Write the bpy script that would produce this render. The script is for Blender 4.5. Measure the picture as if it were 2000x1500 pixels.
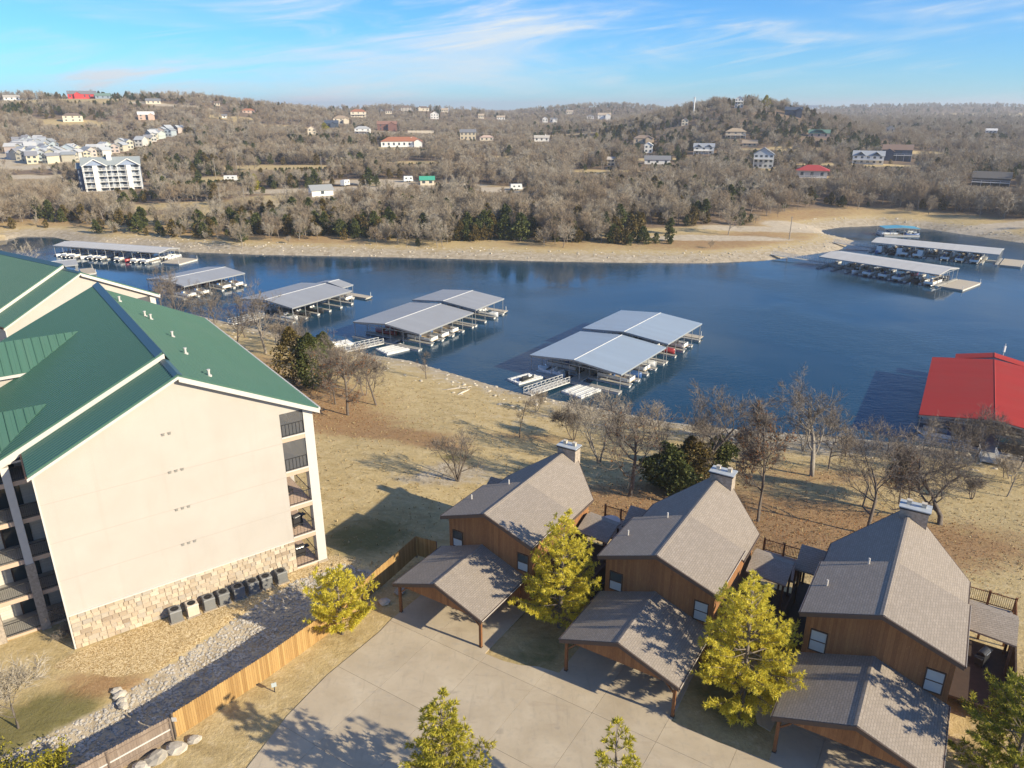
import bpy, math, random
import numpy as np
from mathutils import Vector, Matrix
R = math.radians
USE_HAZE = True
for o in list(bpy.data.objects): bpy.data.objects.remove(o)
scene = bpy.context.scene
COL = scene.collection

# ---------------------------------------------------------------- camera, sky, sun, exposure
cam_d = bpy.data.cameras.new('camera'); cam = bpy.data.objects.new('camera', cam_d); COL.objects.link(cam)
cam_d.sensor_fit = 'HORIZONTAL'; cam_d.sensor_width = 36.0; cam_d.lens = 36.0*1440/2000
cam_d.clip_start = 0.5; cam_d.clip_end = 30000
cam.location = (0, 0, 36); cam.rotation_euler = (R(90)-math.atan(.375), 0, 0)
scene.camera = cam
SUN_EL = R(25); SUN_AZ = math.atan2(.88, -.47)         # azimuth from +Y towards +X
world = bpy.data.worlds.new('World'); scene.world = world; world.use_nodes = True
sun_d = bpy.data.lights.new('sun', 'SUN'); sun = bpy.data.objects.new('sun', sun_d); COL.objects.link(sun)
sun_d.energy = 5.0; sun_d.angle = R(.5); sun_d.color = (1, .88, .65)
sd = Vector((math.sin(SUN_AZ)*math.cos(SUN_EL), math.cos(SUN_AZ)*math.cos(SUN_EL), math.sin(SUN_EL)))
sun.rotation_euler = sd.to_track_quat('Z', 'Y').to_euler()
scene.view_settings.view_transform = 'Standard'; scene.view_settings.look = 'None'
scene.view_settings.exposure = .68; scene.view_settings.gamma = 1
def make_sky():
    nt = world.node_tree; N = nt.nodes; L = nt.links; N.clear()
    out = N.new('ShaderNodeOutputWorld'); bg = N.new('ShaderNodeBackground')
    sky = N.new('ShaderNodeTexSky'); sky.sky_type = 'NISHITA'; sky.sun_disc = False
    sky.sun_elevation = SUN_EL; sky.sun_rotation = SUN_AZ; sky.altitude = 300; sky.air_density = 1.0; sky.dust_density = 0; sky.ozone_density = 5.0
    tc = N.new('ShaderNodeTexCoord'); sep = N.new('ShaderNodeSeparateXYZ'); L.new(tc.outputs['Generated'], sep.inputs[0])
    def layer(scale, rot, loc, detail, lo, hi, dist, gain):
        mp = N.new('ShaderNodeMapping'); mp.inputs['Scale'].default_value = scale; mp.vector_type = 'TEXTURE'; mp.inputs['Rotation'].default_value = (0, rot, 0); mp.inputs['Location'].default_value = loc
        L.new(tc.outputs['Generated'], mp.inputs[0])
        n = N.new('ShaderNodeTexNoise'); n.inputs['Scale'].default_value = 1; n.inputs['Detail'].default_value = detail; n.inputs['Roughness'].default_value = .62; n.inputs['Distortion'].default_value = dist
        L.new(mp.outputs[0], n.inputs[0])
        r = N.new('ShaderNodeMapRange'); r.interpolation_type = 'SMOOTHSTEP'; r.inputs[1].default_value = lo; r.inputs[2].default_value = hi; r.inputs[4].default_value = gain
        L.new(n.outputs[0], r.inputs[0]); return r.outputs[0]
    a = layer((.55, .9, .075), R(-5), CLOUD_A, 10, .45, .74, 1.2, 1.0)
    b = layer((.7, 1.2, .13), R(6), CLOUD_B, 4, .40, .62, .4, 1.0)
    c = layer((.30, .6, .028), R(-9), (3.7, 3.1, 1.2), 9, .46, .76, 1.6, .55)
    m = N.new('ShaderNodeMath'); m.operation = 'MULTIPLY'; L.new(a, m.inputs[0]); L.new(b, m.inputs[1])
    m2 = N.new('ShaderNodeMath'); m2.operation = 'MULTIPLY'; L.new(c, m2.inputs[0]); L.new(b, m2.inputs[1])
    s = N.new('ShaderNodeMath'); s.operation = 'ADD'; s.use_clamp = True; L.new(m.outputs[0], s.inputs[0]); L.new(m2.outputs[0], s.inputs[1])
    hs = N.new('ShaderNodeHueSaturation'); hs.inputs['Saturation'].default_value = SKY_SAT; hs.inputs['Value'].default_value = SKY_VAL; L.new(sky.outputs[0], hs.inputs['Color'])
    mix = N.new('ShaderNodeMix'); mix.data_type = 'RGBA'; L.new(s.outputs[0], mix.inputs[0]); tn = N.new('ShaderNodeMix'); tn.data_type = 'RGBA'; tn.blend_type = 'MULTIPLY'; tn.inputs[0].default_value = 1; tn.inputs[7].default_value = SKY_TINT; L.new(hs.outputs[0], tn.inputs[6]); L.new(tn.outputs[2], mix.inputs[6]); mix.inputs[7].default_value = (5.0, 5.5, 5.9, 1)
    L.new(mix.outputs[2], bg.inputs[0]); bg.inputs[1].default_value = .098
    L.new(bg.outputs[0], out.inputs[0])
CLOUD_A = (1.3, 4.2, 0); CLOUD_B = (2.0, 0.6, 0); SKY_TINT = (.42, .80, 1.14, 1); SKY_SAT = 1.0; SKY_VAL = 1.0
make_sky()

# ---------------------------------------------------------------- terrain heights (metres; the cabins' yard is z = 0, the lake z = -10)
WZ = -10.0
NEAR = [(-190,262),(-170,238),(-130,203),(-95,182),(-64,162),(-46,150),(-38,146),(-30.7,140.2),(-19.9,135.4),(-9.4,126.7),(0,118.9),(8.5,114.2),(16.5,109.7),(24,105.6),(34.3,102.7),(46,100.4),(58.2,97.6),(75,90),(100,75),(150,40),(260,-60),(600,-400)]
FAR = [(1500,-400),(1500,100),(800,160),(400,215),(250,243),(185.4,267.9),(176.9,285),(167,304),(154,311),(135,306),(123,297.6),(121,285),(126,273),(113,254.5),(95,243.3),(82.4,236.3),(61.4,231.3),(40.5,232.1),(16.3,233.8),(-8.3,237.1),(-33.5,240.6),(-59.3,243.3),(-85.6,246),(-111.5,250.7),(-134.6,262.6),(-149.2,262.6),(-175.5,282.6),(-187.1,282.6)]
LAKE = NEAR + FAR
def seg_dist(X, Y, pts, closed=False):
    d = np.full(X.shape, 1e9)
    P = pts + ([pts[0]] if closed else [])
    for (x0, y0), (x1, y1) in zip(P[:-1], P[1:]):
        dx, dy = x1-x0, y1-y0; l2 = dx*dx+dy*dy
        t = np.clip(((X-x0)*dx+(Y-y0)*dy)/l2, 0, 1)
        d = np.minimum(d, (X-x0-t*dx)**2+(Y-y0-t*dy)**2)
    return np.sqrt(d)
def inside(X, Y, poly):
    r = np.zeros(X.shape, bool); n = len(poly)
    for i in range(n):
        x0, y0 = poly[i]; x1, y1 = poly[(i+1) % n]
        c = ((y0 > Y) != (y1 > Y))
        with np.errstate(divide='ignore', invalid='ignore'):
            r ^= c & (X < (x1-x0)*(Y-y0)/(y1-y0+1e-12)+x0)
    return r
def wob(X, Y, s, seed):
    rng = random.Random(seed); z = np.zeros(X.shape)
    for k in range(6):
        a = rng.uniform(0, 6.283); f = rng.uniform(.6, 1.9)/s; p = rng.uniform(0, 6.283)
        z += np.sin((X*math.cos(a)+Y*math.sin(a))*f+p)
    return z/6
HILLS = [  # x, y, radius x, radius y, height
 (-560, 930, 250, 220, 37), (-330, 1000, 150, 200, 17), (-230, 700, 150, 150, 6), (-300, 1300, 190, 200, 15), (-130, 1350, 130, 220, 13), (210, 1900, 250, 300, 27), (228, 790, 105, 150, 33),
 (1080, 2500, 480, 400, 20), (1700, 2600, 500, 500, 20), (-1500, 2400, 500, 600, 16)]
def lake_fields(X, Y):
    X = np.asarray(X, float); Y = np.asarray(Y, float)
    dn = seg_dist(X, Y, NEAR); df = seg_dist(X, Y, FAR); ins = inside(X, Y, LAKE)
    return dn, df, ins
def height(X, Y, full=False):
    X = np.asarray(X, float); Y = np.asarray(Y, float)
    dn, df, ins = lake_fields(X, Y)
    wn = dn + wob(X, Y, 9, 3)*np.clip(dn*.15, 0, 1.6)
    zn = WZ + np.interp(wn, [0,1,4,10,25,45,57,66,90], [0,.4,1.2,2.2,4.3,7.6,9.3,10,10])
    zn = zn + wob(X, Y, 6, 5)*.35*np.clip(dn/8, 0, 1)*np.clip((64-dn)/12, 0, 1)
    zf = WZ + np.interp(df, [0,2,6,14,30,60,150,300,600,1000,2000,4000,8000], [0,.7,1.6,2.6,3.6,5.5,8,10.5,17,20,23,23,23])
    for hx, hy, rx, ry, h in HILLS:
        zf = zf + h*np.exp(-((X-hx)/rx)**2-((Y-hy)/ry)**2)*np.clip((df-20)/120, 0, 1)
    zf = zf + wob(X, Y, 45, 8)*np.clip(df/60, 0, 1)*2.2 + wob(X, Y, 160, 9)*np.clip((df-100)/400, 0, 1)*6 + wob(X, Y, 6, 4)*np.clip(df/20, 0, 1)*.3
    bed = WZ - np.minimum(np.minimum(dn, df)*.16, 4)
    land = np.where(dn < df, zn, zf)
    z = np.where(ins, bed, land)
    return (z, dn, df, ins) if full else z
def H(x, y): return float(height(np.array([x]), np.array([y]))[0])

# ---------------------------------------------------------------- materials
MATS = {}
def nodes(name):
    m = bpy.data.materials.new(name); m.use_nodes = True
    nt = m.node_tree; b = nt.nodes['Principled BSDF']; MATS[name] = m
    return m, nt, b
def tex_noise(nt, vec, scale, detail=4, rough=.55, dist=0):
    n = nt.nodes.new('ShaderNodeTexNoise'); n.inputs['Scale'].default_value = scale; n.inputs['Detail'].default_value = detail
    n.inputs['Roughness'].default_value = rough; n.inputs['Distortion'].default_value = dist
    if vec is not None: nt.links.new(vec, n.inputs['Vector'])
    return n.outputs['Fac']
def ramp(nt, fac, stops):
    r = nt.nodes.new('ShaderNodeValToRGB'); e = r.color_ramp.elements
    while len(e) > 1: e.remove(e[-1])
    for i, (p, c) in enumerate(stops):
        el = e[0] if i == 0 else e.new(p)
        el.position = p; el.color = (*c, 1)
    nt.links.new(fac, r.inputs[0]); return r.outputs[0]
def rng_map(nt, v, a, b, c=0, d=1, smooth=True):
    n = nt.nodes.new('ShaderNodeMapRange'); n.interpolation_type = 'SMOOTHSTEP' if smooth else 'LINEAR'
    for i, x in zip((1, 2, 3, 4), (a, b, c, d)): n.inputs[i].default_value = x
    nt.links.new(v, n.inputs[0]); return n.outputs[0]
def mixc(nt, f, a, b, mode='MIX'):
    n = nt.nodes.new('ShaderNodeMix'); n.data_type = 'RGBA'; n.blend_type = mode
    for s, x in ((0, f), (6, a), (7, b)):
        if isinstance(x, (int, float)): n.inputs[s].default_value = x
        elif isinstance(x, tuple): n.inputs[s].default_value = (*x[:3], 1)
        else: nt.links.new(x, n.inputs[s])
    return n.outputs[2]
def mth(nt, op, a, b=None, clamp=False):
    n = nt.nodes.new('ShaderNodeMath'); n.operation = op; n.use_clamp = clamp
    for i, x in enumerate((a, b)):
        if x is None: continue
        if isinstance(x, (int, float)): n.inputs[i].default_value = x
        else: nt.links.new(x, n.inputs[i])
    return n.outputs[0]
def wpos(nt): return nt.nodes.new('ShaderNodeNewGeometry').outputs['Position']
def opos(nt): return nt.nodes.new('ShaderNodeTexCoord').outputs['Object']
def uvs(nt): return nt.nodes.new('ShaderNodeTexCoord').outputs['UV']
def orand(nt): return nt.nodes.new('ShaderNodeObjectInfo').outputs['Random']
def scaled(nt, v, s):
    n = nt.nodes.new('ShaderNodeMapping'); n.inputs['Scale'].default_value = s; nt.links.new(v, n.inputs[0]); return n.outputs[0]
def bump(nt, b, h, strength=.3, dist=.02):
    n = nt.nodes.new('ShaderNodeBump'); n.inputs['Strength'].default_value = strength; n.inputs['Distance'].default_value = dist
    nt.links.new(h, n.inputs['Height']); nt.links.new(n.outputs[0], b.inputs['Normal'])
def plain(name, col, rough=.7, metal=0, var=.12, scale=3., bmp=.15, spec=.4, rnd=0., big=0.):
    m, nt, b = nodes(name); p = wpos(nt)
    n = tex_noise(nt, p, scale, 5)
    c = ramp(nt, n, [(.25, tuple(x*(1-var) for x in col)), (.75, tuple(min(1, x*(1+var)) for x in col))])
    if big:
        n2 = tex_noise(nt, p, .25, 3); c = mixc(nt, rng_map(nt, n2, .35, .75), c, tuple(x*(1-big) for x in col))
    if rnd:
        r = orand(nt); c = mixc(nt, 1., c, ramp(nt, r, [(0, (1-rnd,)*3), (1, (1+rnd*.6,)*3)]), 'MULTIPLY')
    nt.links.new(c, b.inputs['Base Color']); b.inputs['Roughness'].default_value = rough; b.inputs['Metallic'].default_value = metal
    b.inputs['Specular IOR Level'].default_value = spec
    if bmp: bump(nt, b, tex_noise(nt, p, scale*12, 3), bmp, .01)
    return m
def leafmat(name, stops, trans=.25, rough=.6):
    m, nt, b = nodes(name)
    g = nt.nodes.new('ShaderNodeNewGeometry'); r = g.outputs['Random Per Island']
    n = tex_noise(nt, g.outputs['Position'], .8, 2)
    f = mth(nt, 'ADD', mth(nt, 'MULTIPLY', r, .55), mth(nt, 'MULTIPLY', n, .45))
    c = ramp(nt, f, stops); nt.links.new(c, b.inputs['Base Color']); b.inputs['Roughness'].default_value = rough; b.inputs['Specular IOR Level'].default_value = .2
    if trans:
        t = nt.nodes.new('ShaderNodeBsdfTranslucent'); nt.links.new(c, t.inputs[0])
        mx = nt.nodes.new('ShaderNodeMixShader'); mx.inputs[0].default_value = trans
        out = nt.nodes['Material Output']; nt.links.new(b.outputs[0], mx.inputs[1]); nt.links.new(t.outputs[0], mx.inputs[2]); nt.links.new(mx.outputs[0], out.inputs[0])
    return m
plain('white_trim', (.56, .53, .49), .6, var=.03)
plain('wall_joint', (.41, .355, .315), .9, var=.03, bmp=0)
plain('column_paint', (.56, .53, .49), .7, var=.05)
plain('peach', (.52, .38, .28), .8, var=.05)
plain('green_seam', (.045, .115, .085), .4, var=.05, bmp=0)
plain('ridge_cap', (.045, .10, .115), .4, var=.05, bmp=0)
plain('mortar', (.36, .31, .25), .95, var=.15, scale=6)
plain('vent_grey', (.24, .23, .21), .5)
plain('dark_void', (.02, .02, .022), .8, var=.2)
plain('dark_metal', (.03, .03, .033), .45, bmp=0)
plain('ac_grey', (.20, .20, .195), .55, var=.06, rnd=.25)
plain('ac_beige', (.55, .47, .38), .6, var=.08)
plain('balcony_floor', (.36, .34, .31), .9)
plain('concrete_pad', (.33, .28, .22), .9)
plain('dock_white', (.62, .62, .60), .6, var=.1)
plain('dock_deck', (.40, .38, .34), .85, var=.18, scale=2, rnd=.1)
plain('dock_tan', (.47, .41, .32), .85, var=.15, scale=2)
plain('dock_steel', (.33, .34, .35), .5, metal=.3, var=.1)
plain('roof_turq', (.10, .36, .50), .5, var=.05, bmp=0)
plain('boat_white', (.75, .75, .73), .3, var=.04, bmp=0, spec=.6)
plain('boat_blue', (.05, .12, .30), .35, bmp=0, spec=.6)
plain('boat_red', (.35, .04, .04), .35, bmp=0, spec=.6)
plain('boat_tan', (.48, .38, .26), .7, bmp=0)
plain('boat_black', (.03, .032, .035), .4, bmp=0)
plain('aluminium', (.6, .6, .6), .35, metal=.8, bmp=0)
plain('brown_trim', (.075, .045, .03), .7, var=.1)
plain('fascia_brown', (.10, .07, .055), .7, var=.1)
plain('post_brown', (.20, .085, .032), .75, var=.2, scale=4)
plain('deck_brown', (.30, .17, .10), .8, var=.2, scale=3)
plain('deck_dark', (.06, .04, .03), .85, var=.2, scale=3)
plain('deck_grey', (.38, .33, .29), .85, var=.15)
plain('chimney_stone', (.36, .30, .24), .9, var=.35, scale=5, bmp=.5)
plain('chimney_cap', (.42, .45, .47), .5, metal=0, bmp=0)
plain('flue', (.55, .48, .38), .8)
plain('boulder', (.50, .45, .37), .95, var=.25, scale=2.5, bmp=.6, rnd=.25)
plain('riprap', (.40, .37, .33), .95, var=.35, scale=1.3, bmp=.4)
plain('shore_rock', (.52, .46, .36), .95, var=.3, scale=.7, bmp=.4)
plain('bark', (.20, .165, .135), .95, var=.35, scale=5, bmp=.6)
plain('bark_pale', (.27, .24, .205), .95, var=.3, scale=4, bmp=.4)
plain('twig', (.34, .28, .205), .9, var=.2, scale=.6, bmp=0, spec=.2)
plain('twig_pale', (.42, .365, .285), .9, var=.2, scale=.6, bmp=0, spec=.2)
plain('twig_red', (.32, .25, .175), .9, var=.2, scale=.6, bmp=0, spec=.2)
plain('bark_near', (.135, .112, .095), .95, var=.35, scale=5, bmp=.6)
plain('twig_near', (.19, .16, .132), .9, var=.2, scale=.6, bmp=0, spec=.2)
leafmat('grass_blade', [(.1, (.26, .19, .09)), (.5, (.42, .32, .16)), (.9, (.58, .47, .27))], .2)
leafmat('pine_leaf', [(.15, (.40, .37, .035)), (.45, (.72, .63, .075)), (.8, (.86, .75, .15))], .48)
leafmat('pine_leaf_dark', [(.15, (.09, .12, .018)), (.5, (.28, .28, .035)), (.85, (.50, .44, .065))], .25)  # greener tone, with part of the tree's shade put into the leaf colour
leafmat('fir_leaf', [(.15, (.20, .21, .025)), (.5, (.46, .41, .045)), (.85, (.66, .55, .085))], .25)
leafmat('cedar_leaf', [(.2, (.045, .062, .02)), (.55, (.10, .115, .035)), (.9, (.18, .175, .05))], .12)
leafmat('cedar_rust', [(.2, (.07, .06, .02)), (.55, (.16, .12, .04)), (.9, (.25, .17, .06))], .12)
leafmat('brown_leaf', [(.2, (.17, .075, .03)), (.55, (.30, .14, .055)), (.9, (.42, .23, .11))], .25)
leafmat('yellow_shrub', [(.2, (.16, .15, .015)), (.55, (.36, .32, .03)), (.9, (.50, .43, .06))], .3)
def shingles(name, c0, c1, c2):
    m, nt, b = nodes(name); uv = uvs(nt); p = wpos(nt)
    br = nt.nodes.new('ShaderNodeTexBrick'); nt.links.new(uv, br.inputs['Vector'])
    for k, v in (('Scale', 1), ('Mortar Size', .012), ('Brick Width', .30), ('Row Height', .145), ('Mortar Smooth', .3), ('Bias', -.25)): br.inputs[k].default_value = v
    br.inputs['Color1'].default_value = (*c0, 1); br.inputs['Color2'].default_value = (*c1, 1); br.inputs['Mortar'].default_value = (*c2, 1)
    n = tex_noise(nt, p, 1.2, 5); n2 = tex_noise(nt, p, 9, 3)
    c = mixc(nt, rng_map(nt, n, .3, .75, 0, .35), br.outputs[0], tuple(x*.8 for x in c0))
    c = mixc(nt, rng_map(nt, n2, .45, .8, 0, .3), c, tuple(min(1, x*1.3) for x in c1))
    nt.links.new(c, b.inputs['Base Color']); b.inputs['Roughness'].default_value = .92; b.inputs['Specular IOR Level'].default_value = .35
    sp = nt.nodes.new('ShaderNodeSeparateXYZ'); nt.links.new(uv, sp.inputs[0])
    saw = mth(nt, 'FRACT', mth(nt, 'DIVIDE', sp.outputs[1], .145))
    hh = mth(nt, 'ADD', mth(nt, 'MULTIPLY', saw, -.8), mth(nt, 'MULTIPLY', br.outputs['Fac'], -.6))
    hh = mth(nt, 'ADD', hh, mth(nt, 'MULTIPLY', tex_noise(nt, p, 7, 2), .5))
    bump(nt, b, hh, .55, .02)
shingles('shingle', (.295, .25, .205), (.36, .305, .255), (.17, .145, .125))
def stuccomat():
    m, nt, b = nodes('stucco'); p = wpos(nt)
    c = ramp(nt, tex_noise(nt, p, .35, 6, .6, .5), [(.3, (.43, .392, .35)), (.7, (.47, .432, .39))])
    st = tex_noise(nt, scaled(nt, p, (1.3, 1.3, .06)), 1.2, 5, .6)
    c = mixc(nt, rng_map(nt, st, .52, .78, 0, .35), c, (.40, .345, .30))
    c = mixc(nt, rng_map(nt, tex_noise(nt, p, 2.2, 6, .7), .55, .8, 0, .25), c, (.42, .37, .33))
    nt.links.new(c, b.inputs['Base Color']); b.inputs['Roughness'].default_value = .92; b.inputs['Specular IOR Level'].default_value = .2; bump(nt, b, tex_noise(nt, p, 22, 3), .15, .01)
stuccomat()
def panelroof(name, col, pitch, rough, spec, stain, rib=.10, dirt=.3):
    m, nt, b = nodes(name); uv = uvs(nt); p = wpos(nt)
    sp = nt.nodes.new('ShaderNodeSeparateXYZ'); nt.links.new(uv, sp.inputs[0])
    q = mth(nt, 'DIVIDE', sp.outputs[0], pitch); fr = mth(nt, 'FRACT', q)
    wn = nt.nodes.new('ShaderNodeTexWhiteNoise'); wn.noise_dimensions = '1D'; nt.links.new(mth(nt, 'FLOOR', mth(nt, 'DIVIDE', q, 3.)), wn.inputs['W'])
    c = mixc(nt, mth(nt, 'MULTIPLY', wn.outputs[0], .22), col, tuple(x*.72 for x in col))
    c = mixc(nt, rng_map(nt, tex_noise(nt, scaled(nt, uv, (1.2, .12, 1)), 1.5, 6, .65), .5, .8, 0, dirt), c, stain)
    c = mixc(nt, rng_map(nt, tex_noise(nt, p, .18, 5, .6, .6), .45, .75, 0, dirt), c, tuple(.5*a+.5*b_ for a, b_ in zip(col, stain)))
    c = mixc(nt, rng_map(nt, fr, 0, .12, .45, 0), c, tuple(x*.6 for x in col))
    nt.links.new(c, b.inputs['Base Color']); b.inputs['Roughness'].default_value = rough; b.inputs['Specular IOR Level'].default_value = spec
    bump(nt, b, rng_map(nt, fr, 0, rib, 1, 0), .5, .04)
panelroof('roof_blue', (.34, .41, .48), .45, .45, .5, (.30, .30, .29)); panelroof('roof_grey', (.35, .355, .36), .45, .5, .5, (.25, .235, .21)); panelroof('roof_white', (.56, .54, .50), .45, .55, .4, (.38, .33, .27)); panelroof('roof_red', (.37, .036, .028), .6, .7, .12, (.27, .07, .05), dirt=.5)
panelroof('green_metal', (.062, .145, .108), .4, .42, .45, (.12, .165, .13), dirt=.35)
def siding(name, c0, c1, pitch=.2, horiz=False):
    m, nt, b = nodes(name); uv = uvs(nt); p = wpos(nt)
    sp = nt.nodes.new('ShaderNodeSeparateXYZ'); nt.links.new(uv, sp.inputs[0])
    q = mth(nt, 'DIVIDE', sp.outputs[1 if horiz else 0], pitch); fr = mth(nt, 'FRACT', q)
    wn = nt.nodes.new('ShaderNodeTexWhiteNoise'); wn.noise_dimensions = '1D'; nt.links.new(mth(nt, 'FLOOR', q), wn.inputs['W'])
    n = tex_noise(nt, scaled(nt, p, (6, 6, 1.2)), 1.5, 6, .65)
    f = mth(nt, 'ADD', mth(nt, 'MULTIPLY', wn.outputs[0], .35), mth(nt, 'MULTIPLY', n, .65))
    c = ramp(nt, f, [(.2, c0), (.8, c1)])
    n3 = tex_noise(nt, scaled(nt, p, (9, 9, 4)), 1.6, 3)
    c = mixc(nt, rng_map(nt, n3, .58, .75, 0, .5), c, tuple(min(1, x*1.5) for x in c1))
    c = mixc(nt, rng_map(nt, fr, .0, .07, .7, 0), c, tuple(x*.35 for x in c0))
    nt.links.new(c, b.inputs['Base Color']); b.inputs['Roughness'].default_value = .85
    bump(nt, b, rng_map(nt, fr, 0, .1), .5, .02)
siding('cabin_siding', (.195, .086, .034), (.345, .166, .065), .2)
siding('lap_siding', (.52, .48, .41), (.60, .56, .49), .22, True)
def stonemat():
    m, nt, b = nodes('stone'); p = wpos(nt); r = orand(nt)
    c = ramp(nt, r, [(0, (.27, .20, .14)), (.2, (.50, .40, .28)), (.4, (.37, .33, .28)), (.6, (.57, .475, .34)), (.8, (.44, .35, .255)), (1, (.62, .545, .43))])
    c = mixc(nt, rng_map(nt, tex_noise(nt, p, 9, 5), .3, .75, 0, .5), c, (.34, .29, .23))
    nt.links.new(c, b.inputs['Base Color']); b.inputs['Roughness'].default_value = .92; bump(nt, b, tex_noise(nt, p, 14, 5), .7, .03)
stonemat()
def woodmat(name, c0, c1):
    m, nt, b = nodes(name); p = wpos(nt); r = orand(nt)
    n = tex_noise(nt, scaled(nt, p, (14, 14, 1.5)), 1, 5, .6)
    f = mth(nt, 'ADD', mth(nt, 'MULTIPLY', r, .55), mth(nt, 'MULTIPLY', n, .5))
    c = ramp(nt, f, [(.15, c0), (.85, c1)]); nt.links.new(c, b.inputs['Base Color']); b.inputs['Roughness'].default_value = .85; bump(nt, b, n, .4, .01)
woodmat('fence_wood', (.26, .145, .048), (.45, .285, .11))
woodmat('fence_grey', (.17, .125, .095), (.29, .225, .175))
def glassmat():
    m, nt, b = nodes('window_glass'); r = orand(nt); p = wpos(nt)
    c = ramp(nt, r, [(0, (.02, .03, .035)), (1, (.05, .07, .075))]); nt.links.new(c, b.inputs['Base Color'])
    b.inputs['Roughness'].default_value = .08; b.inputs['Specular IOR Level'].default_value = .9
    plain('pale_blue', (.42, .47, .48), .6, var=.05); plain('far_glass', (.06, .075, .09), .25, bmp=0, spec=.7)
glassmat()
def screenmat():
    m, nt, b = nodes('screen_mesh'); b.inputs['Base Color'].default_value = (.10, .10, .105, 1); b.inputs['Roughness'].default_value = .7
    b.inputs['Alpha'].default_value = .72
screenmat()
def concretemat():
    m, nt, b = nodes('concrete'); p = wpos(nt); r = orand(nt)
    n = tex_noise(nt, p, .35, 6, .6, .4); n2 = tex_noise(nt, p, 2.6, 5); n3 = tex_noise(nt, p, 30, 2)
    c = ramp(nt, n, [(.25, (.41, .335, .235)), (.5, (.48, .40, .29)), (.75, (.55, .47, .35))])
    c = mixc(nt, rng_map(nt, n2, .5, .8, 0, .45), c, (.34, .305, .26))
    c = mixc(nt, rng_map(nt, tex_noise(nt, scaled(nt, p, (.5, 1.6, 1)), 1.1, 5, .6, 1.2), .55, .72, 0, .35), c, (.37, .29, .21))
    c = mixc(nt, rng_map(nt, tex_noise(nt, scaled(nt, p, (2.2, .35, 1)), 1, 5, .6, .6), .56, .72, 0, .3), c, (.30, .255, .20)); c = mixc(nt, rng_map(nt, tex_noise(nt, p, .9, 2, .4), .70, .78, 0, .4), c, (.24, .21, .175))
    c = mixc(nt, .5, c, mixc(nt, 1., c, ramp(nt, r, [(0, (.88, .87, .86)), (1, (1.08, 1.07, 1.05))]), 'MULTIPLY'))
    nt.links.new(c, b.inputs['Base Color']); b.inputs['Roughness'].default_value = .88; bump(nt, b, n3, .15, .005)
concretemat()
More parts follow.
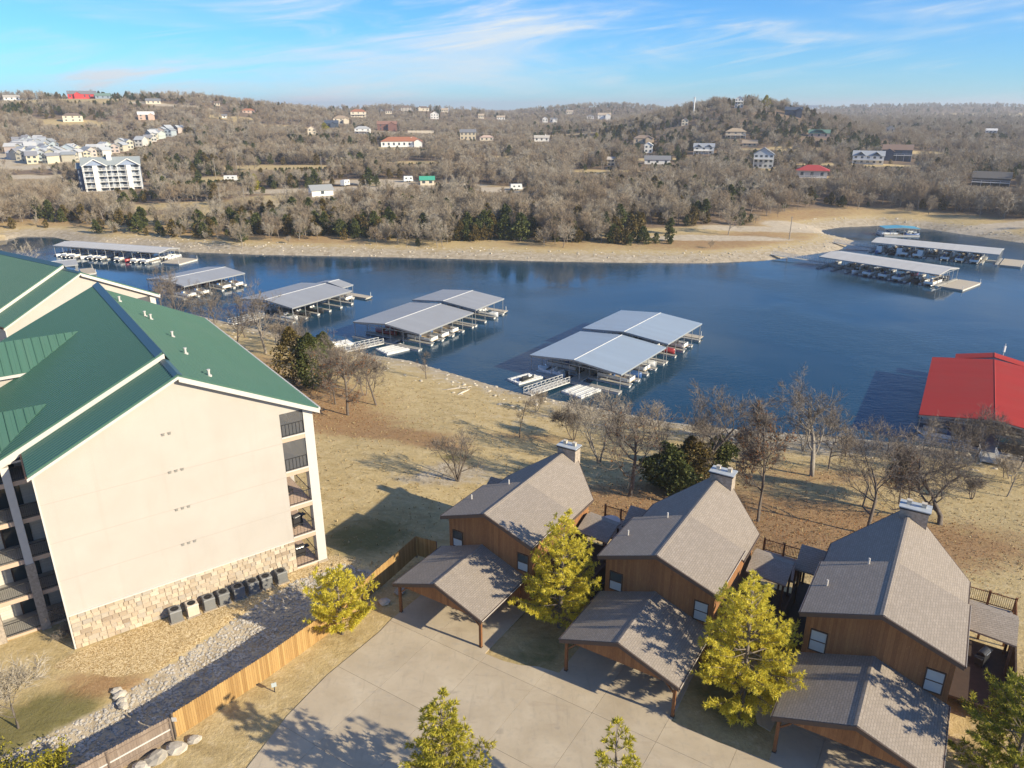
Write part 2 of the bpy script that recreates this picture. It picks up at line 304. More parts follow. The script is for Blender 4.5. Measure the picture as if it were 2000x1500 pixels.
def groundmat():
    m, nt, b = nodes('ground'); p = wpos(nt)
    z1 = nt.nodes.new('ShaderNodeVertexColor'); z1.layer_name = 'zone_a'; z2 = nt.nodes.new('ShaderNodeVertexColor'); z2.layer_name = 'zone_b'
    s1 = nt.nodes.new('ShaderNodeSeparateColor'); nt.links.new(z1.outputs[0], s1.inputs[0]); s2 = nt.nodes.new('ShaderNodeSeparateColor'); nt.links.new(z2.outputs[0], s2.inputs[0])
    nA = tex_noise(nt, p, .09, 7, .62, .6); nB = tex_noise(nt, p, .55, 6, .65, .5); nC = tex_noise(nt, p, 4.5, 5, .7); nS = tex_noise(nt, scaled(nt, p, (.16, .5, 1)), 1, 6, .65, 1.5)
    grass = ramp(nt, nB, [(.25, (.43, .32, .145)), (.5, (.56, .43, .215)), (.75, (.66, .53, .295))])
    grass = mixc(nt, rng_map(nt, nC, .35, .75, 0, .4), grass, (.27, .20, .10))
    nD = tex_noise(nt, p, 16, 4, .7); grass = mixc(nt, rng_map(nt, nD, .4, .68, 0, .35), grass, (.25, .185, .095)); nE = tex_noise(nt, p, 1.6, 6, .7, .8); grass = mixc(nt, rng_map(nt, nE, .5, .66, 0, .6), grass, (.60, .48, .29))
    grass = mixc(nt, rng_map(nt, nS, .52, .68, 0, .45), grass, (.30, .215, .10))
    def zone(f, thr=.5, soft=.28):      # ragged edge
        return rng_map(nt, mth(nt, 'ADD', f, mth(nt, 'MULTIPLY', mth(nt, 'SUBTRACT', nB, .5), 1.1)), thr-soft, thr+soft)
    green = ramp(nt, nC, [(.3, (.045, .055, .015)), (.7, (.12, .125, .035))])
    c = mixc(nt, mth(nt, 'MULTIPLY', zone(s1.outputs[1]), .75), grass, green)
    litter = ramp(nt, mth(nt, 'ADD', mth(nt, 'MULTIPLY', nC, .5), mth(nt, 'MULTIPLY', nD, .5)), [(.33, (.13, .065, .03)), (.5, (.30, .165, .08)), (.66, (.47, .31, .17))])
    c = mixc(nt, mth(nt, 'MULTIPLY', zone(s1.outputs[2]), .8), c, litter)
    vr = nt.nodes.new('ShaderNodeTexVoronoi'); vr.inputs['Scale'].default_value = 1.1; nt.links.new(p, vr.inputs[0])
    rock = ramp(nt, mth(nt, 'ADD', mth(nt, 'MULTIPLY', nB, .6), mth(nt, 'MULTIPLY', nC, .4)), [(.3, (.17, .13, .09)), (.48, (.38, .315, .225)), (.68, (.58, .505, .39))])
    c = mixc(nt, zone(s1.outputs[0]), c, rock)
    dirt = ramp(nt, nB, [(.3, (.42, .34, .24)), (.7, (.58, .50, .38))])
    c = mixc(nt, zone(s2.outputs[0]), c, dirt)
    floor_ = ramp(nt, nB, [(.3, (.15, .105, .07)), (.7, (.28, .205, .14))])
    c = mixc(nt, zone(s2.outputs[2]), c, floor_)
    vg = nt.nodes.new('ShaderNodeTexVoronoi'); vg.inputs['Scale'].default_value = 15; nt.links.new(p, vg.inputs[0])
    gs = nt.nodes.new('ShaderNodeSeparateColor'); nt.links.new(vg.outputs['Color'], gs.inputs[0])
    gravel = ramp(nt, gs.outputs[0], [(.1, (.30, .20, .09)), (.5, (.52, .38, .19)), (.9, (.70, .56, .34))])
    c = mixc(nt, zone(s2.outputs[1], .5, .12), c, gravel)
    nt.links.new(c, b.inputs['Base Color']); b.inputs['Roughness'].default_value = 1.; b.inputs['Specular IOR Level'].default_value = .1
    h = mth(nt, 'ADD', mth(nt, 'MULTIPLY', nC, .5), nB); bump(nt, b, h, .6, .22)
groundmat()
def watermat():
    m, nt, b = nodes('water'); p = wpos(nt)
    b.inputs['Base Color'].default_value = (.014, .050, .088, 1); b.inputs['Roughness'].default_value = .08; b.inputs['IOR'].default_value = 1.33
    n1 = tex_noise(nt, scaled(nt, p, (.55, 1.15, 1)), 1.1, 4, .6, .4); n2 = tex_noise(nt, p, .12, 3, .5, .8); n3 = tex_noise(nt, p, .02, 3, .5, .5)
    amp = rng_map(nt, n3, .38, .62, .12, 1.0); nt.links.new(rng_map(nt, n3, .38, .62, .05, .2), b.inputs['Roughness'])
    h = mth(nt, 'MULTIPLY', mth(nt, 'ADD', n1, mth(nt, 'MULTIPLY', n2, 1.6)), amp)
    bump(nt, b, h, .28, .25)
watermat()

# ---------------------------------------------------------------- helpers
class MB:
    def __init__(s): s.v = []; s.f = []; s.mi = []
    def poly(s, pts, mi=0):
        k = len(s.v); s.v += [tuple(p) for p in pts]; s.f.append(tuple(range(k, k+len(pts)))); s.mi.append(mi); return s
    def hexa(s, b, t, mi=0):          # bottom ring, top ring (same count, counter-clockwise from above)
        k = len(s.v); n = len(b); s.v += [tuple(p) for p in b]+[tuple(p) for p in t]
        fs = [tuple(reversed(range(k, k+n))), tuple(range(k+n, k+2*n))]+[(k+i, k+(i+1) % n, k+n+(i+1) % n, k+n+i) for i in range(n)]
        s.f += fs; s.mi += [mi]*len(fs); return s
    def box(s, x0, x1, y0, y1, z0, z1, mi=0):
        return s.hexa([(x0,y0,z0),(x1,y0,z0),(x1,y1,z0),(x0,y1,z0)], [(x0,y0,z1),(x1,y0,z1),(x1,y1,z1),(x0,y1,z1)], mi)
    def prism(s, poly, z0, z1, mi=0): return s.hexa([(x, y, z0) for x, y in poly], [(x, y, z1) for x, y in poly], mi)
    def xz(s, poly, y0, y1, mi=0):    # polygon in x,z (counter-clockwise seen from -y), extruded along y
        return s.hexa([(x, y1, z) for x, z in reversed(poly)][::-1], [(x, y0, z) for x, z in poly], mi)
    def slab(s, pts, t, mi=0):        # a sloping sheet with thickness below its top face
        return s.hexa([(x, y, z-t) for x, y, z in pts], pts, mi)
    def tube(s, pts, rad, sides=6, mi=0, cap=True):
        k0 = len(s.v); pts = [Vector(p) for p in pts]; n = len(pts)
        for i, p in enumerate(pts):
            d = (pts[min(i+1, n-1)]-pts[max(i-1, 0)]); d = d.normalized() if d.length else Vector((0, 0, 1))
            a = d.cross(Vector((0, 0, 1)));  a = a.normalized() if a.length > .05 else d.cross(Vector((1, 0, 0))).normalized()
            c = d.cross(a); r = rad[i] if isinstance(rad, (list, tuple)) else rad
            for j in range(sides):
                t = 6.28318*j/sides; q = p+(a*math.cos(t)+c*math.sin(t))*r; s.v.append(tuple(q))
        for i in range(n-1):
            for j in range(sides):
                a0 = k0+i*sides+j; a1 = k0+i*sides+(j+1) % sides
                s.f.append((a0, a1, a1+sides, a0+sides)); s.mi.append(mi)
        if cap:
            s.f.append(tuple(reversed(range(k0, k0+sides)))); s.f.append(tuple(range(k0+(n-1)*sides, k0+n*sides))); s.mi += [mi, mi]
        return s
    def bar(s, a, b, w, h=None, mi=0):
        h = h or w; a = Vector(a); b = Vector(b); d = (b-a).normalized()
        u = d.cross(Vector((0, 0, 1))); u = u.normalized() if u.length > .05 else Vector((1, 0, 0)); c = d.cross(u)
        ring = [(-1, -1), (1, -1), (1, 1), (-1, 1)]
        return s.hexa([a+u*(x*w/2)+c*(y*h/2) for x, y in ring], [b+u*(x*w/2)+c*(y*h/2) for x, y in ring], mi)
    def mesh(s, name, mats, smooth=False, uv=True):
        me = bpy.data.meshes.new(name); me.from_pydata(s.v, [], s.f)
        for m in (mats if isinstance(mats, (list, tuple)) else [mats]): me.materials.append(MATS[m])
        if any(s.mi): me.polygons.foreach_set('material_index', s.mi)
        if smooth: me.polygons.foreach_set('use_smooth', [True]*len(s.f))
        if uv and len(s.f) < 4000:
            ul = me.uv_layers.new(name='UVMap').data; V = me.vertices
            for p in me.polygons:
                n = p.normal; a = Vector((-n.y, n.x, 0)); a = a.normalized() if a.length > 1e-3 else Vector((1, 0, 0)); c = n.cross(a)
                for li in p.loop_indices:
                    q = V[me.loops[li].vertex_index].co; ul[li].uv = (q.dot(a), q.dot(c))
        return me
    def build(s, name, mats, parent=None, smooth=False, uv=True):
        return link(name, s.mesh(name, mats, smooth, uv), parent)
def link(name, me, parent=None, loc=None, rz=0, scale=None):
    o = bpy.data.objects.new(name, me); COL.objects.link(o)
    if parent is not None: o.parent = parent
    if loc is not None: o.location = loc
    if rz: o.rotation_euler = (0, 0, rz)
    if scale is not None: o.scale = scale if isinstance(scale, tuple) else (scale,)*3
    return o
def tag(o, label, cat, group=None):
    o['label'] = label; o['category'] = cat
    if group: o['group'] = group
    return o
def thing(name, label, cat, loc, rz=0, group=None, scale=None):
    return tag(link(name, None, None, loc, rz, scale), label, cat, group)
def setting(o, kind='structure'): o['kind'] = kind; return o
def copy_tree(o, parent=None):
    c = o.copy(); COL.objects.link(c); c.parent = parent
    for ch in list(o.children): copy_tree(ch, c)
    return c
def rockmesh(name, seed, mat, flat=.6):
    rng = random.Random(seed); m = MB(); lat = 5; n = 7
    rings = []
    for i in range(1, lat):
        a = math.pi*i/lat; rings.append([(math.sin(a)*math.cos(6.283*j/n+i*.4)*rng.uniform(.72, 1.1), math.sin(a)*math.sin(6.283*j/n+i*.4)*rng.uniform(.72, 1.1), -math.cos(a)*flat*rng.uniform(.8, 1.1)) for j in range(n)])
    k = 0; m.v = [(0, 0, -flat)]+[p for r in rings for p in r]+[(0, 0, flat*.9)]
    for j in range(n): m.f.append((0, 1+(j+1) % n, 1+j))
    for i in range(lat-2):
        for j in range(n): a = 1+i*n+j; b = 1+i*n+(j+1) % n; m.f.append((a, b, b+n, a+n))
    t = len(m.v)-1; s = 1+(lat-2)*n
    for j in range(n): m.f.append((s+j, s+(j+1) % n, t))
    m.mi = [0]*len(m.f)
    return m

# ---------------------------------------------------------------- the setting: ground, lake, driveway
A2 = (.845, -.535); E2 = (.535, .845)                   # the cabins' across and depth directions
DRIVE = [(-15.9,30.6),(-15.3,32.7),(-14.2,36.2),(-12.5,39.8),(-10.9,42.3),(-9.7,44.2),(-9.0,45.7),(-5.6,51.0),(1.1,46.7),(-1.9,41.9),(-.6,41.15),(.5,40.75),(1.8,40.6),(3.2,40.0),(6.5,45.2),(13.0,41.0),(9.95,35.8),(12.4,34.2),(15.1,32.8),(18.4,38.2),(25.5,33.7),(23.6,30.6)]
WALK = [(16.5,38.9),(17.3,39.9),(18.2,39.5),(18.0,38.4),(17.0,36.9),(16.5,35.8),(15.9,35.0),(15.3,35.6),(15.5,37.0)]
SWALE = [(-36,27),(-27,29),(-22.6,34.0),(-18.6,39.0),(-15.3,43.6),(-12.4,48.4),(-11.2,51.6),(-14.2,53.2),(-17.6,50.6),(-20.8,45.9),(-23.2,41.6),(-26.4,36.8),(-32,31.5)]
GRAVEL = [(-31.9,40.6),(-30.2,42.6),(-17.6,52.4),(-15.6,54.4),(-12.6,53.6),(-14.6,51.8),(-18.4,49.4),(-21.6,44.6),(-24.2,40.4),(-26.6,39.6),(-29.4,40.2)]
CLEAR = [(100,560,50,9,1), (-20,560,46,9,1), (205,590,50,8,1), (-250,790,50,14,1), (60,830,50,14,1), (330,600,46,12,1), (60,470,40,7,1), (-65,500,34,8,1),  # far clearings: x, y, half sizes, kind (0 pale dirt, 1 dry grass)
 (-133,302,20,12,1), (-150,332,26,9,1), (-118,318,24,12,1), (-98,342,30,16,1), (-150,470,60,14,1), (-170,420,30,10,1), (-60,372,46,10,0), (-86,352,13,9,0), (-40,386,30,8,0), (-75,398,26,9,0), (-2,372,26,10,0), (-115,370,22,8,0),
 (-265,430,30,9,0), (-300,470,34,10,0), (-330,520,70,40,0), (-500,890,70,40,1), (-420,745,40,20,1), (-300,830,34,16,1), (-385,880,60,12,0), (-110,820,46,10,0), (-90,610,40,14,1),
 (75,268,46,12,1), (92,280,24,6,0), (70,262,30,5,0), (108,272,20,10,1), (112,292,14,12,0), (235,505,50,12,1), (170,428,20,10,1), (155,478,18,12,1), (1400,1900,500,120,1), (200,290,40,6,0)]
def fields_near(X, Y):
    poly_d = lambda P: np.where(inside(X, Y, P), 1, -1)*seg_dist(X, Y, P, True)
    return poly_d(SWALE), poly_d(GRAVEL)
def make_ground():
    azd = np.concatenate([np.arange(-180, -46, 3.0), np.arange(-46, 46.01, .22), np.arange(49, 180, 3.0)])
    rr = [3, 8, 14, 20]
    r = 24.
    while r < 9000: rr.append(r); r *= 1.0105 if r < 420 else (1.02 if r < 1500 else 1.06)
    rr = np.array(rr); nA, nR = len(azd), len(rr)
    T, Q = np.meshgrid(np.radians(azd), rr); X = (Q*np.sin(T)).ravel(); Y = (Q*np.cos(T)).ravel()
    Z, dn, df, ins = height(X, Y, True)
    near = dn < df
    dsw, dgr = fields_near(X, Y)
    Z = Z - np.where(near, np.clip((dsw+.4)/2.2, 0, 1)*.45, 0)
    g = lambda x, y, sx, sy, h=1.: h*np.exp(-((X-x)/sx)**2-((Y-y)/sy)**2)
    d = np.minimum(dn, df)
    shore = np.where(near, np.interp(dn, [0, 1.5, 6, 14], [.95, .72, .42, 0]), np.interp(df, [0, 3, 7, 14], [1, .85, .5, .1]))
    shore = np.where(near, shore + g(2,100,14,6,.35)+g(38,92,20,6,.4), shore)
    shore = np.maximum(shore, np.where(ins, 1, 0)); shore = np.maximum(shore, np.clip((dsw+.5)/1.0, 0, 1))
    shore = np.maximum(shore, np.where(near, g(-6,76,5,3,.75)+g(-9,72,5,2,.7), 0))
    green = g(-11,61,7,6,.5)+g(2,41.5,3,2.4,.55)+g(14.5,37.4,3,2.6,.7)+g(-7,80,3,1.6,.8)+g(-30,33,5,4,.95)+g(4,48,4,5,.5)+g(13,70,8,4,.2)+g(-14,57,4,3,.6)+g(15,42,3,6,.7)+g(-29,37,3,2,.7)
    green = np.where(near, green, g(-112,318,16,5,.9)+g(-84,392,14,4,.8)+g(-500,880,40,10,.5))
    litter = g(22,66,13,9,1.)+g(34,62,9,8,.85)+g(13,68,7,7,.95)+g(-24,92,10,7,.9)+g(-31,104,12,9,.9)+g(-13,88,7,2.5,.9)+g(-9,84,5,2.,.8)+g(46,62,12,6,.6)+g(3,92,8,3,.6)+g(38,80,16,5,.55)+g(-27,39,4,1.6,.8)+g(-50,120,14,12,.8)
    litter = np.where(near, litter, np.interp(df, [7, 12, 26, 40], [0, .6, .75, .2])*(.75+.5*wob(X, Y, 14, 12)))
    pale = np.zeros(X.shape); clear = np.zeros(X.shape)
    for x, y, sx, sy, k in CLEAR:
        w = 1.3*np.exp(-(((X-x)/sx)**2+((Y-y)/sy)**2)**2)
        if k == 0: pale = np.maximum(pale, w)
        clear = np.maximum(clear, w)
    pale = np.where(near, 0, pale)
    forest = np.where(near, 0, np.interp(df, [18, 34], [0, 1]))*(1-np.clip(clear*1.2, 0, 1))
    grav = np.where(near, np.clip((dgr+.4)/.8, 0, 1), 0)*(1-np.clip((dsw+.3)/.8, 0, 1))
    idx = np.arange(nA*nR).reshape(nR, nA)
    f = []
    q = np.stack([idx[:-1], np.roll(idx[:-1], -1, 1), np.roll(idx[1:], -1, 1), idx[1:]], -1).reshape(-1, 4)[:, ::-1]
    me = bpy.data.meshes.new('ground'); nv = len(X); nf = len(q)
    me.vertices.add(nv); me.vertices.foreach_set('co', np.stack([X, Y, Z], 1).ravel())
    me.loops.add(nf*4); me.loops.foreach_set('vertex_index', q.ravel().astype(np.int32))
    me.polygons.add(nf); me.polygons.foreach_set('loop_start', np.arange(0, nf*4, 4, dtype=np.int32)); me.polygons.foreach_set('use_smooth', np.ones(nf, bool))
    me.update(calc_edges=True)
    for nm, cs in (('zone_a', (shore, green, litter)), ('zone_b', (pale, grav, forest))):
        at = me.color_attributes.new(nm, 'FLOAT_COLOR', 'POINT')
        at.data.foreach_set('color', np.stack([np.clip(c, 0, 1) for c in cs]+[np.ones(nv)], 1).astype(np.float32).ravel())
    me.materials.append(MATS['ground'])
    setting(link('ground', me))
make_ground()
wm = MB(); wm.poly([(-260,-450,WZ),(1600,-450,WZ),(1600,345,WZ),(-260,345,WZ)]); setting(wm.build('lake_water', 'water'))

def clip_poly(P, a, b, c):                # keep a*x+b*y <= c
    out = []
    for i in range(len(P)):
        p, q = P[i-1], P[i]; dp = a*p[0]+b*p[1]-c; dq = a*q[0]+b*q[1]-c
        if (dp <= 0) != (dq <= 0): t = dp/(dp-dq); out.append((p[0]+t*(q[0]-p[0]), p[1]+t*(q[1]-p[1])))
        if dq <= 0: out.append(q)
    return out
def area(P): return .5*sum(P[i-1][0]*P[i][1]-P[i][0]*P[i-1][1] for i in range(len(P)))
drive = setting(link('driveway', None, None, (0, 0, 0)))
bm_ = MB(); bm_.poly([(x, y, .008) for x, y in (DRIVE if area(DRIVE) > 0 else DRIVE[::-1])]); bm_.build('joint_base', 'concrete_pad', drive)
ax0 = A2[0]*-5.51+A2[1]*44.24; ed0 = E2[0]*-5.51+E2[1]*44.24
for i in range(-7, 12):
    for j in range(-8, 3):
        P = DRIVE
        a0, a1 = ax0-4.1+i*4.3+.009, ax0-4.1+(i+1)*4.3-.009; e0, e1 = ed0-.9+j*5.6+.009, ed0-.9+(j+1)*5.6-.009
        for (a, b, c) in ((-A2[0], -A2[1], -a0), (A2[0], A2[1], a1), (-E2[0], -E2[1], -e0), (E2[0], E2[1], e1)):
            P = clip_poly(P, a, b, c)
            if len(P) < 3: break
        if len(P) < 3 or abs(area(P)) < .15: continue
        if area(P) < 0: P = P[::-1]
        m = MB(); m.prism(P, .0, .05+.003*((i*7+j*3) % 3)); m.build('concrete_slab', 'concrete', drive)
P = WALK if area(WALK) > 0 else WALK[::-1]
wk = MB(); wk.prism(P, .0, .045); setting(wk.build('walkway', 'concrete'))

# ---------------------------------------------------------------- green-roofed condominium blocks
CU = math.atan2(.59, .807)
SL = .49; RX = 9.5; RZ = 18.8
def zl(x, off=0): return RZ+off-SL*abs(x-RX)
condo = thing('condominium_block', 'tall cream stucco apartment block with stone base and row of air conditioners', 'building', (-30.9, 42.4, 0), CU, 'green-roofed apartment blocks')
def box(parent, name, mat, *d): return MB().box(*d).build(name, mat, parent)
NB = 31.6
LV = [(12.0, 14.0), (9.05, 11.6), (5.96, 8.6), (3.1, 5.8), (.2, 2.6)]
m = MB(); m.xz([(0, 2.85), (16.2, 2.85), (16.2, 14.0), (18.05, 14.0), (18.05, zl(18.05)-.2), (RX, RZ-.2), (0, zl(0)-.2)], 0, .3)
gw = m.build('gable_wall', 'stucco', condo)
box(condo, 'stone_backing', 'mortar', 0, 16.2, .0, .3, -4, 2.85)
for z in (5.65, 8.6, 11.55):
    box(gw, 'wall_joint', 'wall_joint', .02, 16.18, -.004, -.001, z, z+.05)
for zc, n_ in ((14.45, 2), (11.5, 3), (8.45, 3), (5.5, 3)):
    for k in range(n_):
        vx = 7.9+k*.42
        v = MB(); v.box(vx, vx+.17, -.05, -.001, zc, zc+.17); v.box(vx-.02, vx+.19, -.08, -.05, zc+.14, zc+.2); v.build('wall_vent', 'vent_grey', gw)
rs = random.Random(11)
stone_v = []
for k in range(8):
    q = MB(); e = [rs.uniform(.05, .11) for _ in range(4)]; w = [rs.uniform(-.04, .04) for _ in range(8)]
    b = [(-.5, 0, -.5), (.5, 0, -.5), (.5, 0, .5), (-.5, 0, .5)]
    f = [(-.5+e[0], -1+w[0], -.5+e[1]), (.5-e[2], -1+w[1]*3, -.5+e[0]), (.5-e[1], -1+w[2]*3, .5-e[3]), (-.5+e[3], -1+w[3]*3, .5-e[2])]
    q.hexa(b, f); stone_v.append(q.mesh('stone', 'stone'))
rows = 8; hrow = 2.85/rows
for r_ in range(rows):
    x = 0.
    while x < 16.15:
        L_ = rs.uniform(.3, .72)
        if 16.2-x-L_ < .25: L_ = 16.2-x
        hj = hrow*rs.uniform(.9, .97)
        o = link('stone', rs.choice(stone_v), condo, (x+L_/2, 0, r_*hrow+hrow/2), 0, (L_*.965, rs.uniform(.035, .085), hj)); x += L_
box(condo, 'stone_ledge', 'white_trim', -.02, 16.2, -.1, -.001, 2.8, 2.9)
# body behind the gable wall
m = MB(); m.box(.0, .25, .3, 4, -4, zl(0)-.25); m.box(15.95, 16.2, .3, NB, -4, 14.0); m.box(0, 16.2, NB-.3, NB, -4, 14.2); m.xz([(0, 14.2), (18.05, 14.2), (RX, RZ-.25)], NB-.3, NB); m.box(-9, .0, 6.5, 6.75, -4, 12.9)
m.build('body_wall', 'lap_siding', condo)
# lake-side balconies at the right end
for k, (z0, z1) in enumerate(LV):
    box(condo, 'balcony_slab', 'peach', 16.2, 18.06, .02, NB-.5, z0-.42, z0)
    box(condo, 'balcony_edge', 'white_trim', 16.2, 18.05, -.03, .02, z0-.06, z0+.05)
    r = MB()
    for q in range(7): r.box(16.3+q*.28, 16.32+q*.28, .05, .07, z0, z0+1.02)
    r.box(16.2, 18.05, .04, .08, z0+1.02, z0+1.07); r.box(16.2, 18.05, .04, .08, z0+.1, z0+.14)
    for q in range(60): r.box(17.96, 17.98, .3+q*.3, .32+q*.3, z0, z0+1.02)
    r.box(17.95, 17.99, .1, 18.4, z0+1.02, z0+1.07)
    r.build('balcony_railing', 'dark_metal', condo)
    if k < 2: box(condo, 'screen_panel', 'screen_mesh', 16.2, 18.05, .09, .10, z0+.03, z1)
    for q in (3.2, 9.5, 15.5):
        d_ = box(condo, 'balcony_door', 'window_glass', 16.2, 16.24, q, q+1.9, z0+.05, z0+2.15); box(d_, 'door_frame', 'white_trim', 16.2, 16.26, q-.1, q-.001, z0+.05, z0+2.2)
for n_ in (0, 6.2, 12.4, 18.6, 24.8, 31.0):
    c_ = box(condo, 'corner_column', 'white_trim', 18.06, 18.82, n_, n_+.75, -4, zl(18.8)-.25)
    box(c_, 'column_base', 'concrete_pad', 18.0, 18.88, n_-.06, n_+.81, -4, .12)
# left balcony block
for x in (-1.45, -4.2, -8.4):
    c_ = box(condo, 'front_column', 'column_paint', x-.25, x+.25, 3.75, 4.25, 5.6, 13.2)
    box(c_, 'column_foot', 'chimney_stone', x-.3, x+.3, 3.7, 4.3, -4, 5.6)
for k, (z0, z1) in enumerate(LV):
    box(condo, 'balcony_slab', 'balcony_floor', -9, -.001, 4.02, 6.5, z0-.3, z0-.02); box(condo, 'balcony_edge', 'peach', -9, -.001, 3.95, 4.02, z0-.34, z0-.001)
    r = MB(); r.box(-9, -.02, 3.99, 4.03, z0+1.0, z0+1.05); r.box(-9, -.02, 3.99, 4.03, z0+.1, z0+.14)
    for q in range(75): r.box(-8.95+q*.12, -8.935+q*.12, 4.0, 4.02, z0, z0+1.0)
    r.build('balcony_railing', 'dark_metal', condo)
    d_ = box(condo, 'balcony_door', 'window_glass', -2.6, -.9, 6.44, 6.5, z0, z0+2.15); box(d_, 'door_frame', 'brown_trim', -2.72, -2.6, 6.4, 6.5, z0, z0+2.2)
    box(condo, 'balcony_window', 'window_glass', -6.4, -4.9, 6.44, 6.5, z0+.8, z0+2.1)
box(condo, 'balcony_ceiling', 'column_paint', -9, -.001, 4.0, 6.5, 13.3, 13.45)
# roof
TH = .16
m = MB(); m.slab([(RX, -.45, RZ), (19.2, -.45, zl(19.2)), (19.2, NB+.4, zl(19.2)), (RX, NB+.4, RZ)], TH)
rr_ = m.build('roof_lake_slope', 'green_metal', condo)
m = MB(); m.slab([(-.3, -.45, zl(-.3)), (RX, -.45, RZ), (RX, 4.2, RZ), (-.3, 4.2, zl(-.3))], TH)
rs_ = m.build('roof_end_strip', 'green_metal', condo)
m = MB(); m.slab([(-9, 3.75, zl(-9, .5)), (RX, 3.75, RZ+.5), (RX, NB+.4, RZ+.5), (-9, NB+.4, zl(-9, .5))], TH)
rl_ = m.build('roof_entrance_slope', 'green_metal', condo)
def seams(par, x0, x1, y0, y1, off, step, mat='green_seam'):
    s = MB(); y = y0
    while y < y1:
        s.slab([(x0, y, zl(x0, off)+.045), (x1, y, zl(x1, off)+.045), (x1, y+.05, zl(x1, off)+.045), (x0, y+.05, zl(x0, off)+.045)], .05); y += step
    s.build('roof_seams', mat, par)
seams(rl_, -9, RX-.2, 3.8, NB+.3, .5, .4); seams(rs_, -.3, RX-.2, -.4, 4.1, 0, .4); seams(rr_, RX+.2, 19.2, -.4, NB+.3, 0, .4, 'green_metal')
m = MB(); m.xz([(-9, zl(-9, .5)-.62), (RX+.1, RZ-.12), (RX+.1, RZ+.42), (-9, zl(-9, .5)-.08)], 3.72, 3.9); m.build('rake_fascia', 'white_trim', condo)
m = MB(); m.xz([(RX, RZ-.5), (19.25, zl(19.25)-.46), (19.25, zl(19.25)-.1), (RX, RZ-.12)], -.5, -.38); m.xz([(-.35, zl(-.35)-.34), (RX, RZ-.3), (RX, RZ-.1), (-.35, zl(-.35)-.14)], -.5, -.4)
m.build('rake_trim', 'white_trim', condo)
m = MB(); m.box(19.2, 19.34, -.45, NB+.4, zl(19.2)-.22, zl(19.2)+.0); m.build('gutter', 'white_trim', condo)
m = MB(); m.box(-.42, -.28, -.45, 3.7, zl(-.3)-.24, zl(-.3)-.02); m.build('gutter', 'brown_trim', condo)
m = MB(); m.slab([(RX-.55, 3.7, RZ+.5-.22), (RX, 3.7, RZ+.6), (RX, NB+.5, RZ+.6), (RX-.55, NB+.5, RZ+.5-.22)], .06); m.slab([(RX, 3.7, RZ+.6), (RX+.45, 3.7, RZ-.1), (RX+.45, NB+.5, RZ-.1), (RX, NB+.5, RZ+.6)], .06); m.build('ridge_cap', 'ridge_cap', condo)
m = MB(); m.slab([(RX-.3, -.46, RZ-.08), (RX, -.46, RZ+.09), (RX, 3.6, RZ+.09), (RX-.3, 3.6, RZ-.08)], .04); m.slab([(RX, -.46, RZ+.09), (RX+.3, -.46, RZ-.08), (RX+.3, 3.6, RZ-.08), (RX, 3.6, RZ+.09)], .04); m.build('ridge_cap', 'ridge_cap', condo)
box(condo, 'downspout', 'white_trim', -.1, .0, -.12, -.02, .1, 13.9)
for x, y in ((10.4, 26.5), (11.6, 21.5), (11.9, 20.6), (12.3, 14.2), (11.9, 8.0), (12.0, 1.7)):
    v = MB(); z = zl(x); v.tube([(x, y, z-.1), (x, y, z+.42)], .09, 8); v.tube([(x, y, z+.42), (x, y, z+.5)], .13, 8); v.tube([(x, y, z-.12), (x, y, z+.06)], .2, 8); v.build('roof_pipe', 'white_trim', condo)
def dormer(xa, nr, zr, hw, za):     # a cross gable running out to the left of the main slope
    xl = -9.; sl_ = (zr-za)/hw
    xe = RX-(RZ+.5-za)/SL
    m = MB(); m.slab([(xl, nr-hw, za), (xe, nr-hw, za), (xa, nr, zr), (xl, nr, zr)], .12); m.slab([(xl, nr, zr), (xa, nr, zr), (xe, nr+hw, za), (xl, nr+hw, za)], .12)
    dr = m.build('dormer_roof', 'green_metal', condo)
    s = MB(); x = xl+.2
    while x < xa-.2:
        t = 1. if x < xe else (xa-x)/(xa-xe)
        s.bar((x, nr-.02, zr+.03), (x, nr-hw*t, zr-(zr-za)*t+.03), .05, .06); x += .62
    s.build('dormer_seams', 'green_seam', dr)
    box(condo, 'dormer_fascia', 'white_trim', xl, xe+.1, nr-hw-.06, nr-hw+.04, za-.3, za-.06)
    w = MB(); w.hexa([(xl, nr-hw+.45, za-2.6), (xe-2, nr-hw+.45, za-2.6), (xe-2, nr+hw-.4, za-2.6), (xl, nr+hw-.4, za-2.6)], [(xl, nr-hw+.45, za+.1), (xe-.2, nr-hw+.45, za+.1), (xe-.2, nr+hw-.4, za+.1), (xl, nr+hw-.4, za+.1)]); w.build('dormer_wall', 'stucco', condo)
    for q in (-2.4, -5.4): box(condo, 'dormer_window', 'window_glass', q, q+1.3, nr-hw+.40, nr-hw+.448, za-1.3, za-.4)
dormer(5.9, 20.4, 17.6, 2.4, 15.4)
dormer(1.9, 8.2, 15.65, 3.3, 14.0)
# the second block is the same building further along
condo2 = copy_tree(condo)
for ch in list(condo2.children):
    if ch.name.split('.')[0] in ('stone', 'roof_pipe'): bpy.data.objects.remove(ch)
c2r = CU+R(20); condo2.rotation_euler = (0, 0, c2r); condo2.location = (-30.9+.807*10-.59*53-9.5*math.cos(c2r), 42.4+.59*10+.807*53-9.5*math.sin(c2r), -2)
condo2['label'] = 'cream apartment block whose green roof rises behind the taller green roof'; condo2.name = 'condominium_block'

